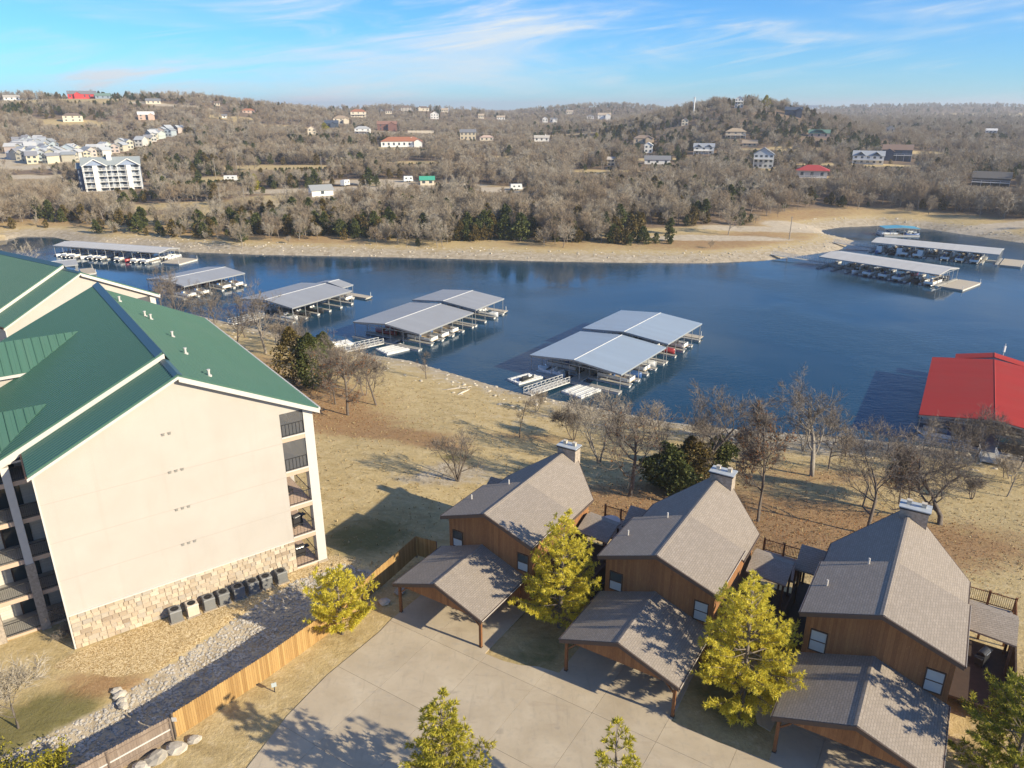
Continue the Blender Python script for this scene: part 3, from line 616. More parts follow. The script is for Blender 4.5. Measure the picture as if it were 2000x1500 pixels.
# air conditioners in front of the stone wall
def ac_unit(x, y, mat, label, i):
    t = thing('air_conditioner', label, 'air conditioner', (x, y, H(x, y)-.0), CU+.02*((i*5) % 3-1), 'air conditioners along the stone wall')
    m = MB(); w = .40; m.box(-w, w, -w, w, .08, .92); b_ = m.build('cabinet', mat, t)
    g = MB()
    for k in range(11):
        for s_ in (-1, 1): g.box(-w+.04, w-.04, s_*(w+.004)-.006, s_*(w+.004)+.006, .14+k*.068, .165+k*.068); g.box(s_*(w+.004)-.006, s_*(w+.004)+.006, -w+.04, w-.04, .14+k*.068, .165+k*.068)
    g.build('louvres', mat, b_)
    m = MB(); m.hexa([(-w-.03, -w-.03, .92), (w+.03, -w-.03, .92), (w+.03, w+.03, .92), (-w-.03, w+.03, .92)], [(-w+.02, -w+.02, 1.0), (w-.02, -w+.02, 1.0), (w-.02, w-.02, 1.0), (-w+.02, w-.02, 1.0)]); top = m.build('top_cover', mat, t)
    m = MB(); m.tube([(0, 0, 1.0), (0, 0, 1.012)], .30, 16); m.build('fan_opening', 'dark_void', top)
    m = MB()
    for k in range(6): a = k*math.pi/6; m.bar((-.30*math.cos(a), -.30*math.sin(a), 1.02), (.30*math.cos(a), .30*math.sin(a), 1.02), .012)
    m.tube([(0, 0, 1.01), (0, 0, 1.035)], .07, 8); m.build('fan_grille', 'dark_metal', top)
    box(t, 'pad', 'concrete_pad', -w-.1, w+.1, -w-.1, w+.1, -.05, .08)
ACS = [(-24.93,45.6),(-23.96,46.3),(-23.0,47.05),(-22.1,47.7),(-21.2,48.4),(-20.3,49.1),(-19.45,49.75),(-18.45,50.45)]
for i, (x, y) in enumerate(ACS):
    lab = ('grey air conditioner at the end of the row, beside bare gravel' if i == 0 else 'beige air conditioner among the grey ones' if i == 1 else 'grey air conditioner standing apart at the balcony end of the row' if i == 7 else 'grey air conditioner in the middle of the row by the stone wall')
    ac_unit(x-.25, y-.0, 'ac_beige' if i == 1 else 'ac_grey', lab, i)
# things on the end balconies
def cu(x, y): return (-30.9+.807*x-.59*y, 42.4+.59*x+.807*y)
def grill(loc, rz, label):
    t = thing('barbecue_grill', label, 'grill', loc, rz, 'barbecue grills')
    m = MB(); m.box(-.45, .45, -.25, .25, .15, .85); m.build('cabinet', 'dark_metal', t)
    box(t, 'side_shelf', 'dark_metal', -.85, -.46, -.24, .24, .82, .87); box(t, 'side_shelf', 'dark_metal', .46, .85, -.24, .24, .82, .87)
    m = MB(); pr_ = [(math.cos(a)*.26, .9+math.sin(a)*.24) for a in [math.pi*k/8 for k in range(9)]]
    m.hexa([(-.42, y, z) for y, z in pr_], [(.42, y, z) for y, z in pr_]); m.build('lid', 'dark_metal', t)
    for sx in (-.38, .38):
        for sy in (-.2, .2): box(t, 'leg', 'dark_void', sx-.03, sx+.03, sy-.03, sy+.03, 0, .15)
    MB().tube([(-.3, -.28, 1.0), (.3, -.28, 1.0)], .02, 6).build('handle', 'aluminium', t)
def table(loc, label, mat='white_trim', r=.55):
    t = thing('patio_table', label, 'table', loc)
    MB().tube([(0, 0, .70), (0, 0, .74)], r, 20).build('table_top', mat, t)
    for k in range(4):
        a = k*1.5708+.5; MB().bar((math.cos(a)*r*.5, math.sin(a)*r*.5, .70), (math.cos(a)*r*.8, math.sin(a)*r*.8, 0), .04).build('leg', mat, t)
def chair(loc, rz, label, mat='dark_metal'):
    t = thing('patio_chair', label, 'chair', loc, rz, 'patio chairs')
    box(t, 'seat', mat, -.25, .25, -.25, .25, .40, .44); box(t, 'backrest', mat, -.25, .25, .22, .26, .44, .95)
    for sx in (-.23, .2):
        for sy in (-.23, .2): box(t, 'leg', mat, sx, sx+.03, sy, sy+.03, 0, .4)
x, y = cu(17.1, 1.6); grill((x, y, 3.101), CU+.3, 'black grill on the second-level end balcony with railings')
x, y = cu(17.0, 1.5); grill((x, y, .201), CU, 'black grill on the ground-level end balcony beside the stone wall')
x, y = cu(16.9, 2.0); chair((x, y, 5.961), CU+2.2, 'dark chair on the middle end balcony beneath the screened ones')

# ---------------------------------------------------------------- cabins and their carports
CR = math.atan2(A2[1], A2[0])
CAB = [((-5.51, 44.24), 1.0, .7, 'cabin beside the wooden fence, its wall partly lit orange', 1), ((6.71, 37.91), 1.035, .15, 'brown cabin standing between two other cabins', 2), ((18.77, 31.03), 1.075, .02, 'brown cabin with two pale blue windows and dark unlit side, farthest from the fence', 3)]
def window(par, x, z, w, h, y, pale_blue):
    f = MB(); t = .07
    f.box(x-t, x+w+t, y-.06, y-.002, z-t, z); f.box(x-t, x+w+t, y-.06, y-.002, z+h, z+h+t); f.box(x-t, x, y-.06, y-.002, z, z+h); f.box(x+w, x+w+t, y-.06, y-.002, z, z+h); f.box(x, x+w, y-.05, y-.002, z+h*.5-.03, z+h*.5+.03)
    o = f.build('window', 'brown_trim', par)
    box(o, 'upper_pane', 'window_glass' if not pale_blue else 'pale_blue', x, x+w, y-.03, y-.003, z+h*.5+.03, z+h); box(o, 'lower_pane', 'pale_blue', x, x+w, y-.035, y-.003, z, z+h*.5-.03)  # lower panes, and some upper ones, in flat pale blue-grey
def carport(O, s, lab):
    t = thing('carport', lab, 'carport', (*O, 0), CR, 'gabled wooden carports', s)
    ez, rz, hw, d = 2.7, 4.2, 4.0, 5.95
    m = MB(); m.slab([(-hw, 0, ez), (0, 0, rz), (0, d, rz), (-hw, d, ez)], .14); m.slab([(0, 0, rz), (hw, 0, ez), (hw, d, ez), (0, d, rz)], .14); rf = m.build('roof', 'shingle', t)
    m = MB(); m.slab([(-.16, -.01, rz-.03), (0, -.01, rz+.035), (0, d, rz+.035), (-.16, d, rz-.03)], .03); m.slab([(0, -.01, rz+.035), (.16, -.01, rz-.03), (.16, d, rz-.03), (0, d, rz+.035)], .03); m.build('ridge_shingles', 'shingle', rf)
    m = MB(); m.xz([(-hw-.02, ez-.3), (0, rz-.3), (0, rz-.03), (-hw-.02, ez-.03)], -.07, .0); m.xz([(0, rz-.3), (hw+.02, ez-.3), (hw+.02, ez-.03), (0, rz-.03)], -.07, .0); m.build('rake_board', 'fascia_brown', rf)
    for sx in (-1, 1):
        box(rf, 'eave_board', 'fascia_brown', min(sx*hw, sx*(hw+.08)), max(sx*hw, sx*(hw+.08)), .0, d, ez-.2, ez-.02); box(rf, 'drip_edge', 'white_trim', min(sx*(hw+.08), sx*(hw+.1)), max(sx*(hw+.08), sx*(hw+.1)), .0, d, ez-.09, ez-.04)
    sl = (rz-ez)/hw
    pts = [(-3.55, 2.35), (-3.1, 2.5), (3.1, 2.5), (3.55, 2.35), (3.78, 2.35), (3.78, ez+sl*(hw-3.78)-.16), (0, rz-.16), (-3.78, ez+sl*(hw-3.78)-.16), (-3.78, 2.35)]
    m = MB(); m.xz(pts, .26, .38); m.build('front_gable', 'cabin_siding', t)
    m = MB(); m.box(-3.85, 3.85, .39, .53, 2.36, 2.6); m.build('front_beam', 'post_brown', t)
    for sx in (-1, 1):
        x = sx*3.68
        for y in (.35, 5.6):
            p = box(t, 'post', 'post_brown', x-.09, x+.09, y-.09, y+.09, 0, 2.36)
            box(p, 'post_base', 'dark_metal', x-.11, x+.11, y-.11, y+.11, .0, .1)
            MB().bar((x-sx*.09, y, 1.85), (x-sx*.62, y, 2.38), .08).build('brace', 'post_brown', t)
        MB().bar((x, .35, 2.45), (x, 5.8, 2.45), .14, .2).build('side_beam', 'post_brown', t)
    for y in (1.8, 3.2, 4.6):
        m = MB(); m.bar((-3.7, y, 2.55), (3.7, y, 2.55), .08, .15); m.bar((-3.9, y, 2.6), (0, y, 3.95), .06, .14); m.bar((0, y, 3.95), (3.9, y, 2.6), .06, .14); m.bar((0, y, 2.55), (0, y, 3.95), .06, .1); m.build('truss', 'post_brown', t)
    return t
def cabin(O, s, dx, lab, idx):
    t = thing('cabin', lab, 'house', (O[0]+A2[0]*dx, O[1]+A2[1]*dx, 0), CR, 'brown wooden cabins', s)
    ez, rz, hw = 6.0, 7.5, 4.15; sl = (rz-ez)/hw; ez2 = 5.15; bw = 3.85
    m = MB(); m.xz([(-bw, -3), (bw, -3), (bw, ez+sl*(hw-bw)-.16), (0, rz-.16), (-bw, ez+sl*(hw-bw)-.16)], 5.95, 6.1); m.build('front_wall', 'cabin_siding', t)
    sl2 = (rz-ez2)/hw
    for sx in (-1, 1):
        m = MB(); x0, x1 = sorted((sx*bw, sx*(bw-.15))); m.box(x0, x1, 6.1, 11.3, -4, ez+sl*(hw-bw)-.2); m.build('side_wall', 'cabin_siding', t)
        m = MB(); x0, x1 = sorted((sx*bw, sx*(bw-.15))); m.box(x0, x1, 11.3, 15.2, -6, ez2+sl2*(hw-bw)-.2); m.build('side_wall', 'cabin_siding', t)
        p = [(sx*bw, 15.2, -6), (0, 18.7, -6), (0, 18.5, -6), (sx*(bw-.2), 15.0, -6)]; q = [(sx*bw, 15.2, ez2+sl2*(hw-bw)-.2), (0, 18.7, rz-.2), (0, 18.5, rz-.2), (sx*(bw-.2), 15.0, ez2+sl2*(hw-bw)-.2)]
        if sx < 0: p.reverse(); q.reverse()
        m = MB(); m.hexa(p, q); m.build('prow_wall', 'cabin_siding', t)
    m = MB(); y0 = 5.3
    m.slab([(-hw, y0, ez), (0, y0, rz), (0, 11.3, rz), (-hw, 11.3, ez)], .16); m.slab([(0, y0, rz), (hw, y0, ez), (hw, 11.3, ez), (0, 11.3, rz)], .16); rf = m.build('front_roof', 'shingle', t)
    m = MB(); m.slab([(-hw, 11.32, ez2), (0, 11.32, rz-.02), (0, 19.3, rz-.02), (-hw, 15.4, ez2)], .16); m.slab([(0, 11.32, rz-.02), (hw, 11.32, ez2), (hw, 15.4, ez2), (0, 19.3, rz-.02)], .16); rb = m.build('rear_roof', 'shingle', t)
    m = MB(); m.slab([(-.16, y0-.01, rz-.03), (0, y0-.01, rz+.035), (0, 19.2, rz+.035), (-.16, 19.0, rz-.03)], .03); m.slab([(0, y0-.01, rz+.035), (.16, y0-.01, rz-.03), (.16, 19.0, rz-.03), (0, 19.2, rz+.035)], .03); m.build('ridge_shingles', 'shingle', rf)
    m = MB(); m.xz([(-hw-.02, ez-.3), (0, rz-.3), (0, rz-.03), (-hw-.02, ez-.03)], y0-.07, y0); m.xz([(0, rz-.3), (hw+.02, ez-.3), (hw+.02, ez-.03), (0, rz-.03)], y0-.07, y0); m.build('rake_board', 'fascia_brown', rf)
    for sx in (-1, 1):
        box(rf, 'eave_board', 'fascia_brown', min(sx*hw, sx*(hw+.08)), max(sx*hw, sx*(hw+.08)), y0, 11.3, ez-.2, ez-.02); box(rf, 'drip_edge', 'white_trim', min(sx*(hw+.08), sx*(hw+.1)), max(sx*(hw+.08), sx*(hw+.1)), y0, 11.3, ez-.09, ez-.04)
        box(rb, 'eave_board', 'fascia_brown', min(sx*hw, sx*(hw+.08)), max(sx*hw, sx*(hw+.08)), 11.33, 15.35, ez2-.2, ez2-.02)
        MB().bar((sx*(hw+.02), 15.42, ez2-.12), (0, 19.34, rz-.13), .06, .2).build('rake_board', 'fascia_brown', rb)
        window(t, (-3.45 if sx < 0 else 2.62), 3.25, .84, 1.36, 5.95, idx == 3 or (idx == 2 and sx > 0))
    for x, y in ((-3.3, 8.3), (-1.45, 11.0)):
        z = rz-sl*abs(x); MB().tube([(x, y, z-.1), (x, y, z+.4)], .06, 8).build('roof_pipe', 'white_trim', rf)
    # chimney
    cx0, cx1, cy0, cy1 = -.55, 1.2, 17.6, 18.6
    ch = box(t, 'chimney', 'chimney_stone', cx0, cx1, cy0, cy1, -4, 7.95)
    box(ch, 'chimney_crown', 'dark_metal', cx0-.06, cx1+.06, cy0-.06, cy1+.06, 7.95, 8.08); box(ch, 'chimney_cap', 'chimney_cap', cx0-.1, cx1+.1, cy0-.1, cy1+.1, 8.08, 8.15)
    for x in (cx0+.45, cx1-.4): f_ = MB(); f_.box(x-.14, x+.14, cy0+.45, cy0+.73, 8.15, 8.42); f_.box(x-.17, x+.17, cy0+.42, cy0+.76, 8.42, 8.47); f_.build('flue', 'flue', ch)
    # porch roofs
    m = MB(); m.slab([(4.2, 12.3, 3.75), (7.0, 12.3, 3.55), (7.0, 14.2, 4.15), (4.2, 14.2, 4.35)], .12); m.slab([(4.2, 14.2, 4.35), (7.0, 14.2, 4.15), (7.0, 15.0, 3.95), (4.2, 15.0, 4.15)], .12); m.build('porch_roof', 'shingle', t)
    for x, y in ((6.8, 12.5), (6.8, 14.8), (4.5, 12.5)): box(t, 'porch_post', 'brown_trim', x-.07, x+.07, y-.07, y+.07, -3, 3.5)
    box(t, 'entrance_porch', 'deck_dark', 4.0, 7.1, 9.0, 15.2, .9, 1.1)
    m = MB(); m.slab([(-6.0, 13.5, 3.5), (-4.0, 13.5, 3.5), (-4.0, 15.1, 4.6), (-6.0, 15.1, 4.6)], .12); m.slab([(-6.0, 15.1, 4.6), (-4.0, 15.1, 4.6), (-4.0, 16.7, 3.5), (-6.0, 16.7, 3.5)], .12); m.build('porch_roof', 'shingle', t)
    m = MB(); m.hexa([(-5.7, 13.8, 3.4), (-5.6, 13.8, 3.4), (-5.6, 16.4, 3.4), (-5.7, 16.4, 3.4)], [(-5.7, 15.0, 4.4), (-5.6, 15.0, 4.4), (-5.6, 15.2, 4.4), (-5.7, 15.2, 4.4)]); m.build('porch_gable', 'cabin_siding', t)
    for y in (13.8, 16.4): box(t, 'porch_post', 'brown_trim', -5.8, -5.65, y-.07, y+.07, -4, 3.4)
    box(t, 'entrance_porch', 'deck_dark', -5.9, -4.0, 9.5, 16.6, .4, .6)
    # lake-side deck on the right
    dz = 2.2
    dk = box(t, 'deck', 'deck_grey', 4.0, 7.15, 15.2, 18.2, dz-.18, dz)
    for k in range(11):
        box(dk, 'deck_board', 'deck_grey', 4.02, 7.13, 15.22+k*.27, 15.47+k*.27, dz+.001, dz+.03)
    for x, y in ((7.08, 18.1), (4.1, 18.1), (7.08, 15.3), (5.6, 18.1)):
        box(t, 'deck_post', 'post_brown', x-.07, x+.07, y-.07, y+.07, -6, dz+1.15)
    m = MB()
    for z in (dz+.15, dz+1.02): m.bar((4.1, 18.1, z), (7.1, 18.1, z), .06, .05); m.bar((7.08, 15.3, z), (7.08, 18.1, z), .06, .05)
    for k in range(26): m.box(4.2+k*.112, 4.225+k*.112, 18.09, 18.11, dz+.15, dz+1.0)
    for k in range(24): m.box(7.07, 7.09, 15.35+k*.112, 15.375+k*.112, dz+.15, dz+1.0)
    m.build('deck_railing', 'post_brown', t)
    # stair wall and dark fence between the cabins
    m = MB(); m.box(7.2, 7.3, 9.2, 15.2, -3, 2.1); m.build('stair_screen', 'deck_dark', t)
    return t
CPL = ['carport next to the wooden fence with boulders at its post', 'carport of the middle cabin, tree shadow on its lit slope', 'carport whose unlit shingle slope faces the curved walkway']
for (O, s, dx, lab, idx), cl in zip(CAB, CPL): carport(O, s, cl); cabin(O, s, dx, lab, idx)
def cl(i, x, y):
    O, s, dx = CAB[i][:3]; return (O[0]+A2[0]*(dx+x*s)+E2[0]*y*s, O[1]+A2[1]*(dx+x*s)+E2[1]*y*s)
p = cl(0, 5.4, 16.6); table((*p, 2.235), 'round white patio table on the deck of the cabin by the fence', r=.75)
p = cl(1, 5.6, 13.2); grill((*p, 1.1*1.035), CR+1.2, 'black grill under the porch roof of the middle cabin')
p = cl(2, 5.6, 13.0); grill((*p, 1.1*1.075), CR+1.2, 'black grill under the porch roof beside the sunlit yard')

# ---------------------------------------------------------------- fences, boulders, stones
def fence(name, label, pts, h, mat, wd=.14, rails=None, gap=.006, tops=None):
    t = thing(name, label, 'fence', (pts[0][0], pts[0][1], 0), 0)
    rng = random.Random(5); pm = MB(); pm.hexa([(-.5, -.012, 0), (.5, -.012, 0), (.5, .012, 0), (-.5, .012, 0)], [(-.5, -.012, .975), (.5, -.012, .975), (.5, .012, .975), (-.5, .012, .975)]); pm.hexa([(-.5, -.012, .975), (.5, -.012, .975), (.5, .012, .975), (-.5, .012, .975)], [(-.32, -.012, 1), (.32, -.012, 1), (.32, .012, 1), (-.32, .012, 1)])
    me = pm.mesh('plank', mat); ox, oy = pts[0]
    for (x0, y0), (x1, y1) in zip(pts[:-1], pts[1:]):
        L_ = math.hypot(x1-x0, y1-y0); n = max(1, int(L_/wd)); a = math.atan2(y1-y0, x1-x0)
        for k in range(n):
            f = (k+.5)/n; x = x0+(x1-x0)*f; y = y0+(y1-y0)*f
            o = link('plank', me, t, (x-ox, y-oy, -.05), a, (wd-gap, 1, h+.05+rng.uniform(-.015, .02)))
        m = max(1, int(L_/2.4)); nx, ny = -(y1-y0)/L_, (x1-x0)/L_; sd_ = rails or 1
        for k in range(m+1):
            f = k/m; x = x0+(x1-x0)*f-ox+nx*.07*sd_; y = y0+(y1-y0)*f-oy+ny*.07*sd_
            MB().box(x-.045, x+.045, y-.045, y+.045, -.3, h-.05).build('fence_post', 'fence_grey', t)
        for z in (.35, h*.5, h-.3):
            MB().bar((x0-ox+nx*.035*sd_, y0-oy+ny*.035*sd_, z), (x1-ox+nx*.035*sd_, y1-oy+ny*.035*sd_, z), .04, .09).build('rail', 'fence_grey' if sd_ > 0 else 'white_trim' if z == h*.5 else 'fence_grey', t)  # grey fence: sunlight on its middle rail put into the pale colour
    return t
fence('plank_fence', 'long honey-coloured plank fence between gravel swale and driveway lawn', [(-20.45, 34.6), (-16.55, 39.5), (-13.5, 43.9), (-11.05, 48.6)], 1.85, 'fence_wood', .15)
fence('plank_fence', 'shaded brown plank fence turning the corner behind the first carport', [(-11.0, 48.75), (-8.2, 54.2), (-6.4, 53.4)], 1.85, 'fence_wood', .15)
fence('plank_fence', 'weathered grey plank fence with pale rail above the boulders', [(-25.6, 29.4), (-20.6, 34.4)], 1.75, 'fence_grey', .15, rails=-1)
g_ = thing('gate_post', 'dark steel post with white sign plate where the two fences meet', 'post', (-20.5, 34.42, 0))
MB().box(-.05, .05, -.05, .05, -.2, 1.95).build('post', 'dark_metal', g_); MB().box(.06, .36, -.06, -.04, 1.45, 1.75).build('sign_plate', 'white_trim', g_)
rmesh = [rockmesh('rock', k, 'boulder', .55) for k in range(5)]
bmesh_ = [r.mesh('boulder', 'boulder', uv=False) for r in rmesh]
bl = [(-20.1,33.6,.75,'pale slab boulder touching the fence corner post'),(-20.9,32.9,.8,'squarish pale boulder in the row below the grey fence'),(-21.5,32.2,.65,'squarish pale boulder in the row below the grey fence'),(-21.9,31.4,.8,'squarish pale boulder in the row below the grey fence'),(-22.7,30.8,.9,'squarish pale boulder in the row below the grey fence'),(-19.3,34.3,.5,'small pale boulder at the foot of the plank fence'),
      (-8.9,49.0,.62,'pale boulder behind the post of the carport by the fence'),(-9.9,47.6,.55,'pale rounded boulder on the lawn before the carport post')]
for i, (x, y, r, lab) in enumerate(bl):
    o = link('boulder', bmesh_[i % 5], None, (x, y, H(x, y)+r*.22), i*1.3, (r, r*.8, r*.75)); tag(o, lab, 'boulder', 'boulders along the fence')
for i, (x, y, r, lab) in enumerate([(-26.0,38.3,.42,''),(-25.6,37.9,.5,''),(-25.2,37.4,.45,''),(-24.9,37.0,.4,'')]):
    o = link('boulder', bmesh_[(i+2) % 5], None, (x, y, H(x, y)+r*.2), i*.9, (r, r*.8, r*.8)); tag(o, 'dark mossy rock edging the planting bed near the swale', 'boulder', 'rocks edging the planting bed')
def rock_field(name, n, poly, size, mat, seed, label_kind='stuff', zoff=.0, dens=None):
    rng = np.random.default_rng(seed); xs = [p[0] for p in poly]; ys = [p[1] for p in poly]
    X = rng.uniform(min(xs), max(xs), n*6); Y = rng.uniform(min(ys), max(ys), n*6); k = inside(X, Y, poly)
    X, Y = X[k][:n], Y[k][:n]; Z, dn, df, ins = height(X, Y, True)
    dsw, _ = fields_near(X, Y); Z = Z-np.where(dn < df, np.clip((dsw+.4)/2.2, 0, 1)*.45, 0)
    return scatter_rocks(name, X, Y, Z+zoff, size[0]*(size[1]/size[0])**(rng.random(len(X))**1.6), mat, seed)
def scatter_rocks(name, X, Y, Z, S, mat, seed):
    rng = np.random.default_rng(seed); base = [rockmesh('r', 40+k, mat, .6) for k in range(6)]
    V = []; F = []; off = 0
    for i in range(len(X)):
        b = base[i % 6]; v = np.array(b.v)*S[i]*np.array([1, rng.uniform(.6, 1), rng.uniform(.5, 1)]); a = rng.uniform(0, 6.28)
        v = np.stack([v[:, 0]*math.cos(a)-v[:, 1]*math.sin(a)+X[i], v[:, 0]*math.sin(a)+v[:, 1]*math.cos(a)+Y[i], v[:, 2]+Z[i]+S[i]*.15], 1)
        V.append(v); F += [tuple(q+off for q in f) for f in b.f]; off += len(v)
    me = bpy.data.meshes.new(name); me.from_pydata(np.concatenate(V).tolist(), [], F); me.materials.append(MATS[mat])
    return setting(link(name, me), 'stuff')
o = rock_field('swale_stones', 6500, SWALE, (.05, .18), 'riprap', 3); tag(o, 'grey and cream stones lining the drainage swale along the fence', 'stones')
rg = np.random.default_rng(8)
def along(pts, n, d0, d1, lo, hi):
    seg = [(a, b, math.hypot(b[0]-a[0], b[1]-a[1])) for a, b in zip(pts[:-1], pts[1:]) if lo < (a[0]+b[0])/2 < hi and (a[1]+b[1])/2 > 60]
    L_ = np.array([s[2] for s in seg]); c = rg.choice(len(seg), n, p=L_/L_.sum()); f = rg.random(n); d = rg.uniform(d0, d1, n)
    x = np.array([seg[i][0][0]+(seg[i][1][0]-seg[i][0][0])*t for i, t in zip(c, f)]); y = np.array([seg[i][0][1]+(seg[i][1][1]-seg[i][0][1])*t for i, t in zip(c, f)])
    nx = np.array([-(seg[i][1][1]-seg[i][0][1])/seg[i][2] for i in c]); ny = np.array([(seg[i][1][0]-seg[i][0][0])/seg[i][2] for i in c])
    return x+nx*d, y+ny*d
x1, y1 = along(NEAR, 900, -12, .3, -60, 90); x2, y2 = along(FAR, 1500, -11, .5, -150, 200)
for nm, x, y, sz, lab in (('shore_stones', x1, y1, (.10, .5), 'pale limestone rubble along the near water edge'), ('shore_stones', x2, y2, (.12, .55), 'pale limestone rubble along the far water edge')):
    z = height(x, y); o = scatter_rocks(nm, x, y, z-.05, sz[0]*(sz[1]/sz[0])**(rg.random(len(x))**2), 'shore_rock', 5); tag(o, lab, 'rubble')

# ---------------------------------------------------------------- boat docks and boats
def dock(label, ox, oy, dirx, diry, width, sections, roof, fingers=True, deck='dock_deck', platform=0, eave=3.55, rise=.85, side=2, grp='covered boat docks on the lake', slip=4.1, skirt=False):
    """local x = across (to the right of the long axis), y = along the long axis; origin = middle of the first end, on the water"""
    rz = math.atan2(diry, dirx)-math.pi/2
    t = thing('boat_dock', label, 'dock', (ox, oy, WZ), rz, grp); hw = width/2; y = 0.
    slips = []
    for (L_, wsc, dz) in sections:
        w = hw*wsc; e = eave+dz; r = e+rise
        m = MB(); m.slab([(-w, y, e), (0, y, r), (0, y+L_, r), (-w, y+L_, e)], .1); m.slab([(0, y, r), (w, y, e), (w, y+L_, e), (0, y+L_, r)], .1); rf = m.build('roof', roof, t)
        MB().xz([(-.12, r-.02), (.12, r-.02), (0, r+.06)], y-.01, y+L_+.01).build('ridge_cap', 'dock_white' if roof != 'roof_red' else 'roof_red', rf)
        m = MB()
        for yy in (y+.03, y+L_-.09):
            m.xz([(-w, e-.34), (0, r-.34), (0, r-.1), (-w, e-.1)], yy, yy+.06); m.xz([(0, r-.34), (w, e-.34), (w, e-.1), (0, r-.1)], yy, yy+.06)
        for sx in (-1, 1): m.box(min(sx*w, sx*(w-.06)), max(sx*w, sx*(w-.06)), y, y+L_, e-.3, e-.1)
        m.build('eave_frame', 'dock_steel', rf)
        n = max(2, int(round(L_/slip)))
        tr = MB()
        for k in range(n+1):
            yy = y+.25+(L_-.5)*k/n
            tr.bar((-w+.1, yy, e-.25), (w-.1, yy, e-.25), .06, .12); tr.bar((0, yy, e-.25), (0, yy, r-.1), .06); 
            for fx in (-.5, .5): tr.bar((fx*w, yy, e-.25), (fx*w, yy, e+rise*.5-.1), .05)
            for fx in (-.97, -.5, -.11, .11, .5, .97):
                if side == 1 and fx in (-.97, -.5): continue
                MB().tube([(fx*w, yy, -.3), (fx*w, yy, e-.2)], .065, 6).build('post', 'dock_steel', t)
            for sx in ((-1, 1) if side == 2 else (1,)):
                if fingers:
                    m = MB(); x0, x1 = sorted((sx*w*.11, sx*w*1.0)); m.box(x0, x1, yy-.42, yy+.42, .28, .42); m.box(x0+.1, x1-.1, yy-.38, yy+.38, -.2, .28, 1); m.build('finger_deck', [deck, 'dock_white'], t)
                if k < n: slips.append((sx*w*.56, yy+(L_-.5)/n/2, sx, w))
        tr.build('roof_truss', 'dock_steel', rf)
        m = MB(); m.box(-w*.11, w*.11, y-.3, y+L_+.3, .29, .44); m.box(-w*.1, w*.1, y-.2, y+L_+.2, -.2, .29, 1); m.build('main_walkway', [deck, 'dock_white'], t)
        for x0, x1, nm in ((-w, w, 'end_walkway'),):
            if y == 0:
                m = MB(); m.box(x0, x1, y-.6, y+.6, .30, .45); m.box(x0+.1, x1-.1, y-.55, y+.55, -.2, .30, 1); m.build(nm, [deck, 'dock_white'], t)
        y += L_+.8
    if platform:
        m = MB(); m.box(-hw*.95, hw*.95, y-.2, y+platform, .31, .46); m.box(-hw*.9, hw*.9, y, y+platform-.1, -.2, .31, 1); pf = m.build('swim_platform', ['dock_tan', 'dock_white'], t)
        for sx in (-.9, .9): MB().tube([(sx*hw, y+platform-.2, .4), (sx*hw, y+platform-.2, 1.5)], .06, 6).build('mooring_post', 'dock_white', t)
    if skirt:
        for k in range(3): MB().box(hw*.5, hw*.98, 2.+k*6.2, 3.6+k*6.2, .42, 2.5).build('dock_locker', 'boat_white', t)
    return t, rz, slips
def runabout():
    t = thing('motor_boat', 'x', 'boat', (0, 0, 0)); m = MB(); st = [(-3.0, .95, .55), (-1.5, 1.1, .6), (.5, 1.1, .68), (1.9, .85, .78), (2.7, .45, .86), (3.1, .04, .9)]; n = len(st)
    for y, w, z in st: m.v += [(-w, y, z), (-w*.8, y, -.05), (0, y, -.3), (w*.8, y, -.05), (w, y, z), (w*.8, y, z+.02), (-w*.8, y, z+.02)]
    for i in range(n-1):
        for j in range(7): a = i*7+j; b = i*7+(j+1) % 7; m.f.append((a, a+7, b+7, b))
    m.f.append(tuple(range(7))); m.f.append(tuple(reversed(range((n-1)*7, n*7)))); m.mi = [0]*len(m.f)
    h = m.build('hull', 'boat_white', t, True)
    MB().hexa([(-.72, -2.2, .56), (.72, -2.2, .56), (.72, .6, .6), (-.72, .6, .6)], [(-.72, -2.2, .72), (.72, -2.2, .72), (.72, .6, .74), (-.72, .6, .74)]).build('cockpit_floor', 'boat_tan', t)
    m = MB(); m.hexa([(-.8, .62, .7), (.8, .62, .7), (.7, 1.0, .72), (-.7, 1.0, .72)], [(-.7, .45, 1.15), (.7, .45, 1.15), (.68, .5, 1.16), (-.68, .5, 1.16)]); m.build('windshield', 'window_glass', t)
    for x in (-.4, .4): s = MB(); s.box(x-.25, x+.25, -.6, -.1, .72, .95); s.box(x-.25, x+.25, -.75, -.6, .72, 1.3); s.build('seat', 'boat_white', t)
    s = MB(); s.box(-.7, .7, -2.2, -1.7, .72, 1.0); s.build('stern_bench', 'boat_red', t); s = MB(); s.box(-.2, .2, -3.35, -2.95, -.1, 1.0); s.build('outboard_motor', 'boat_black', t)
    return t
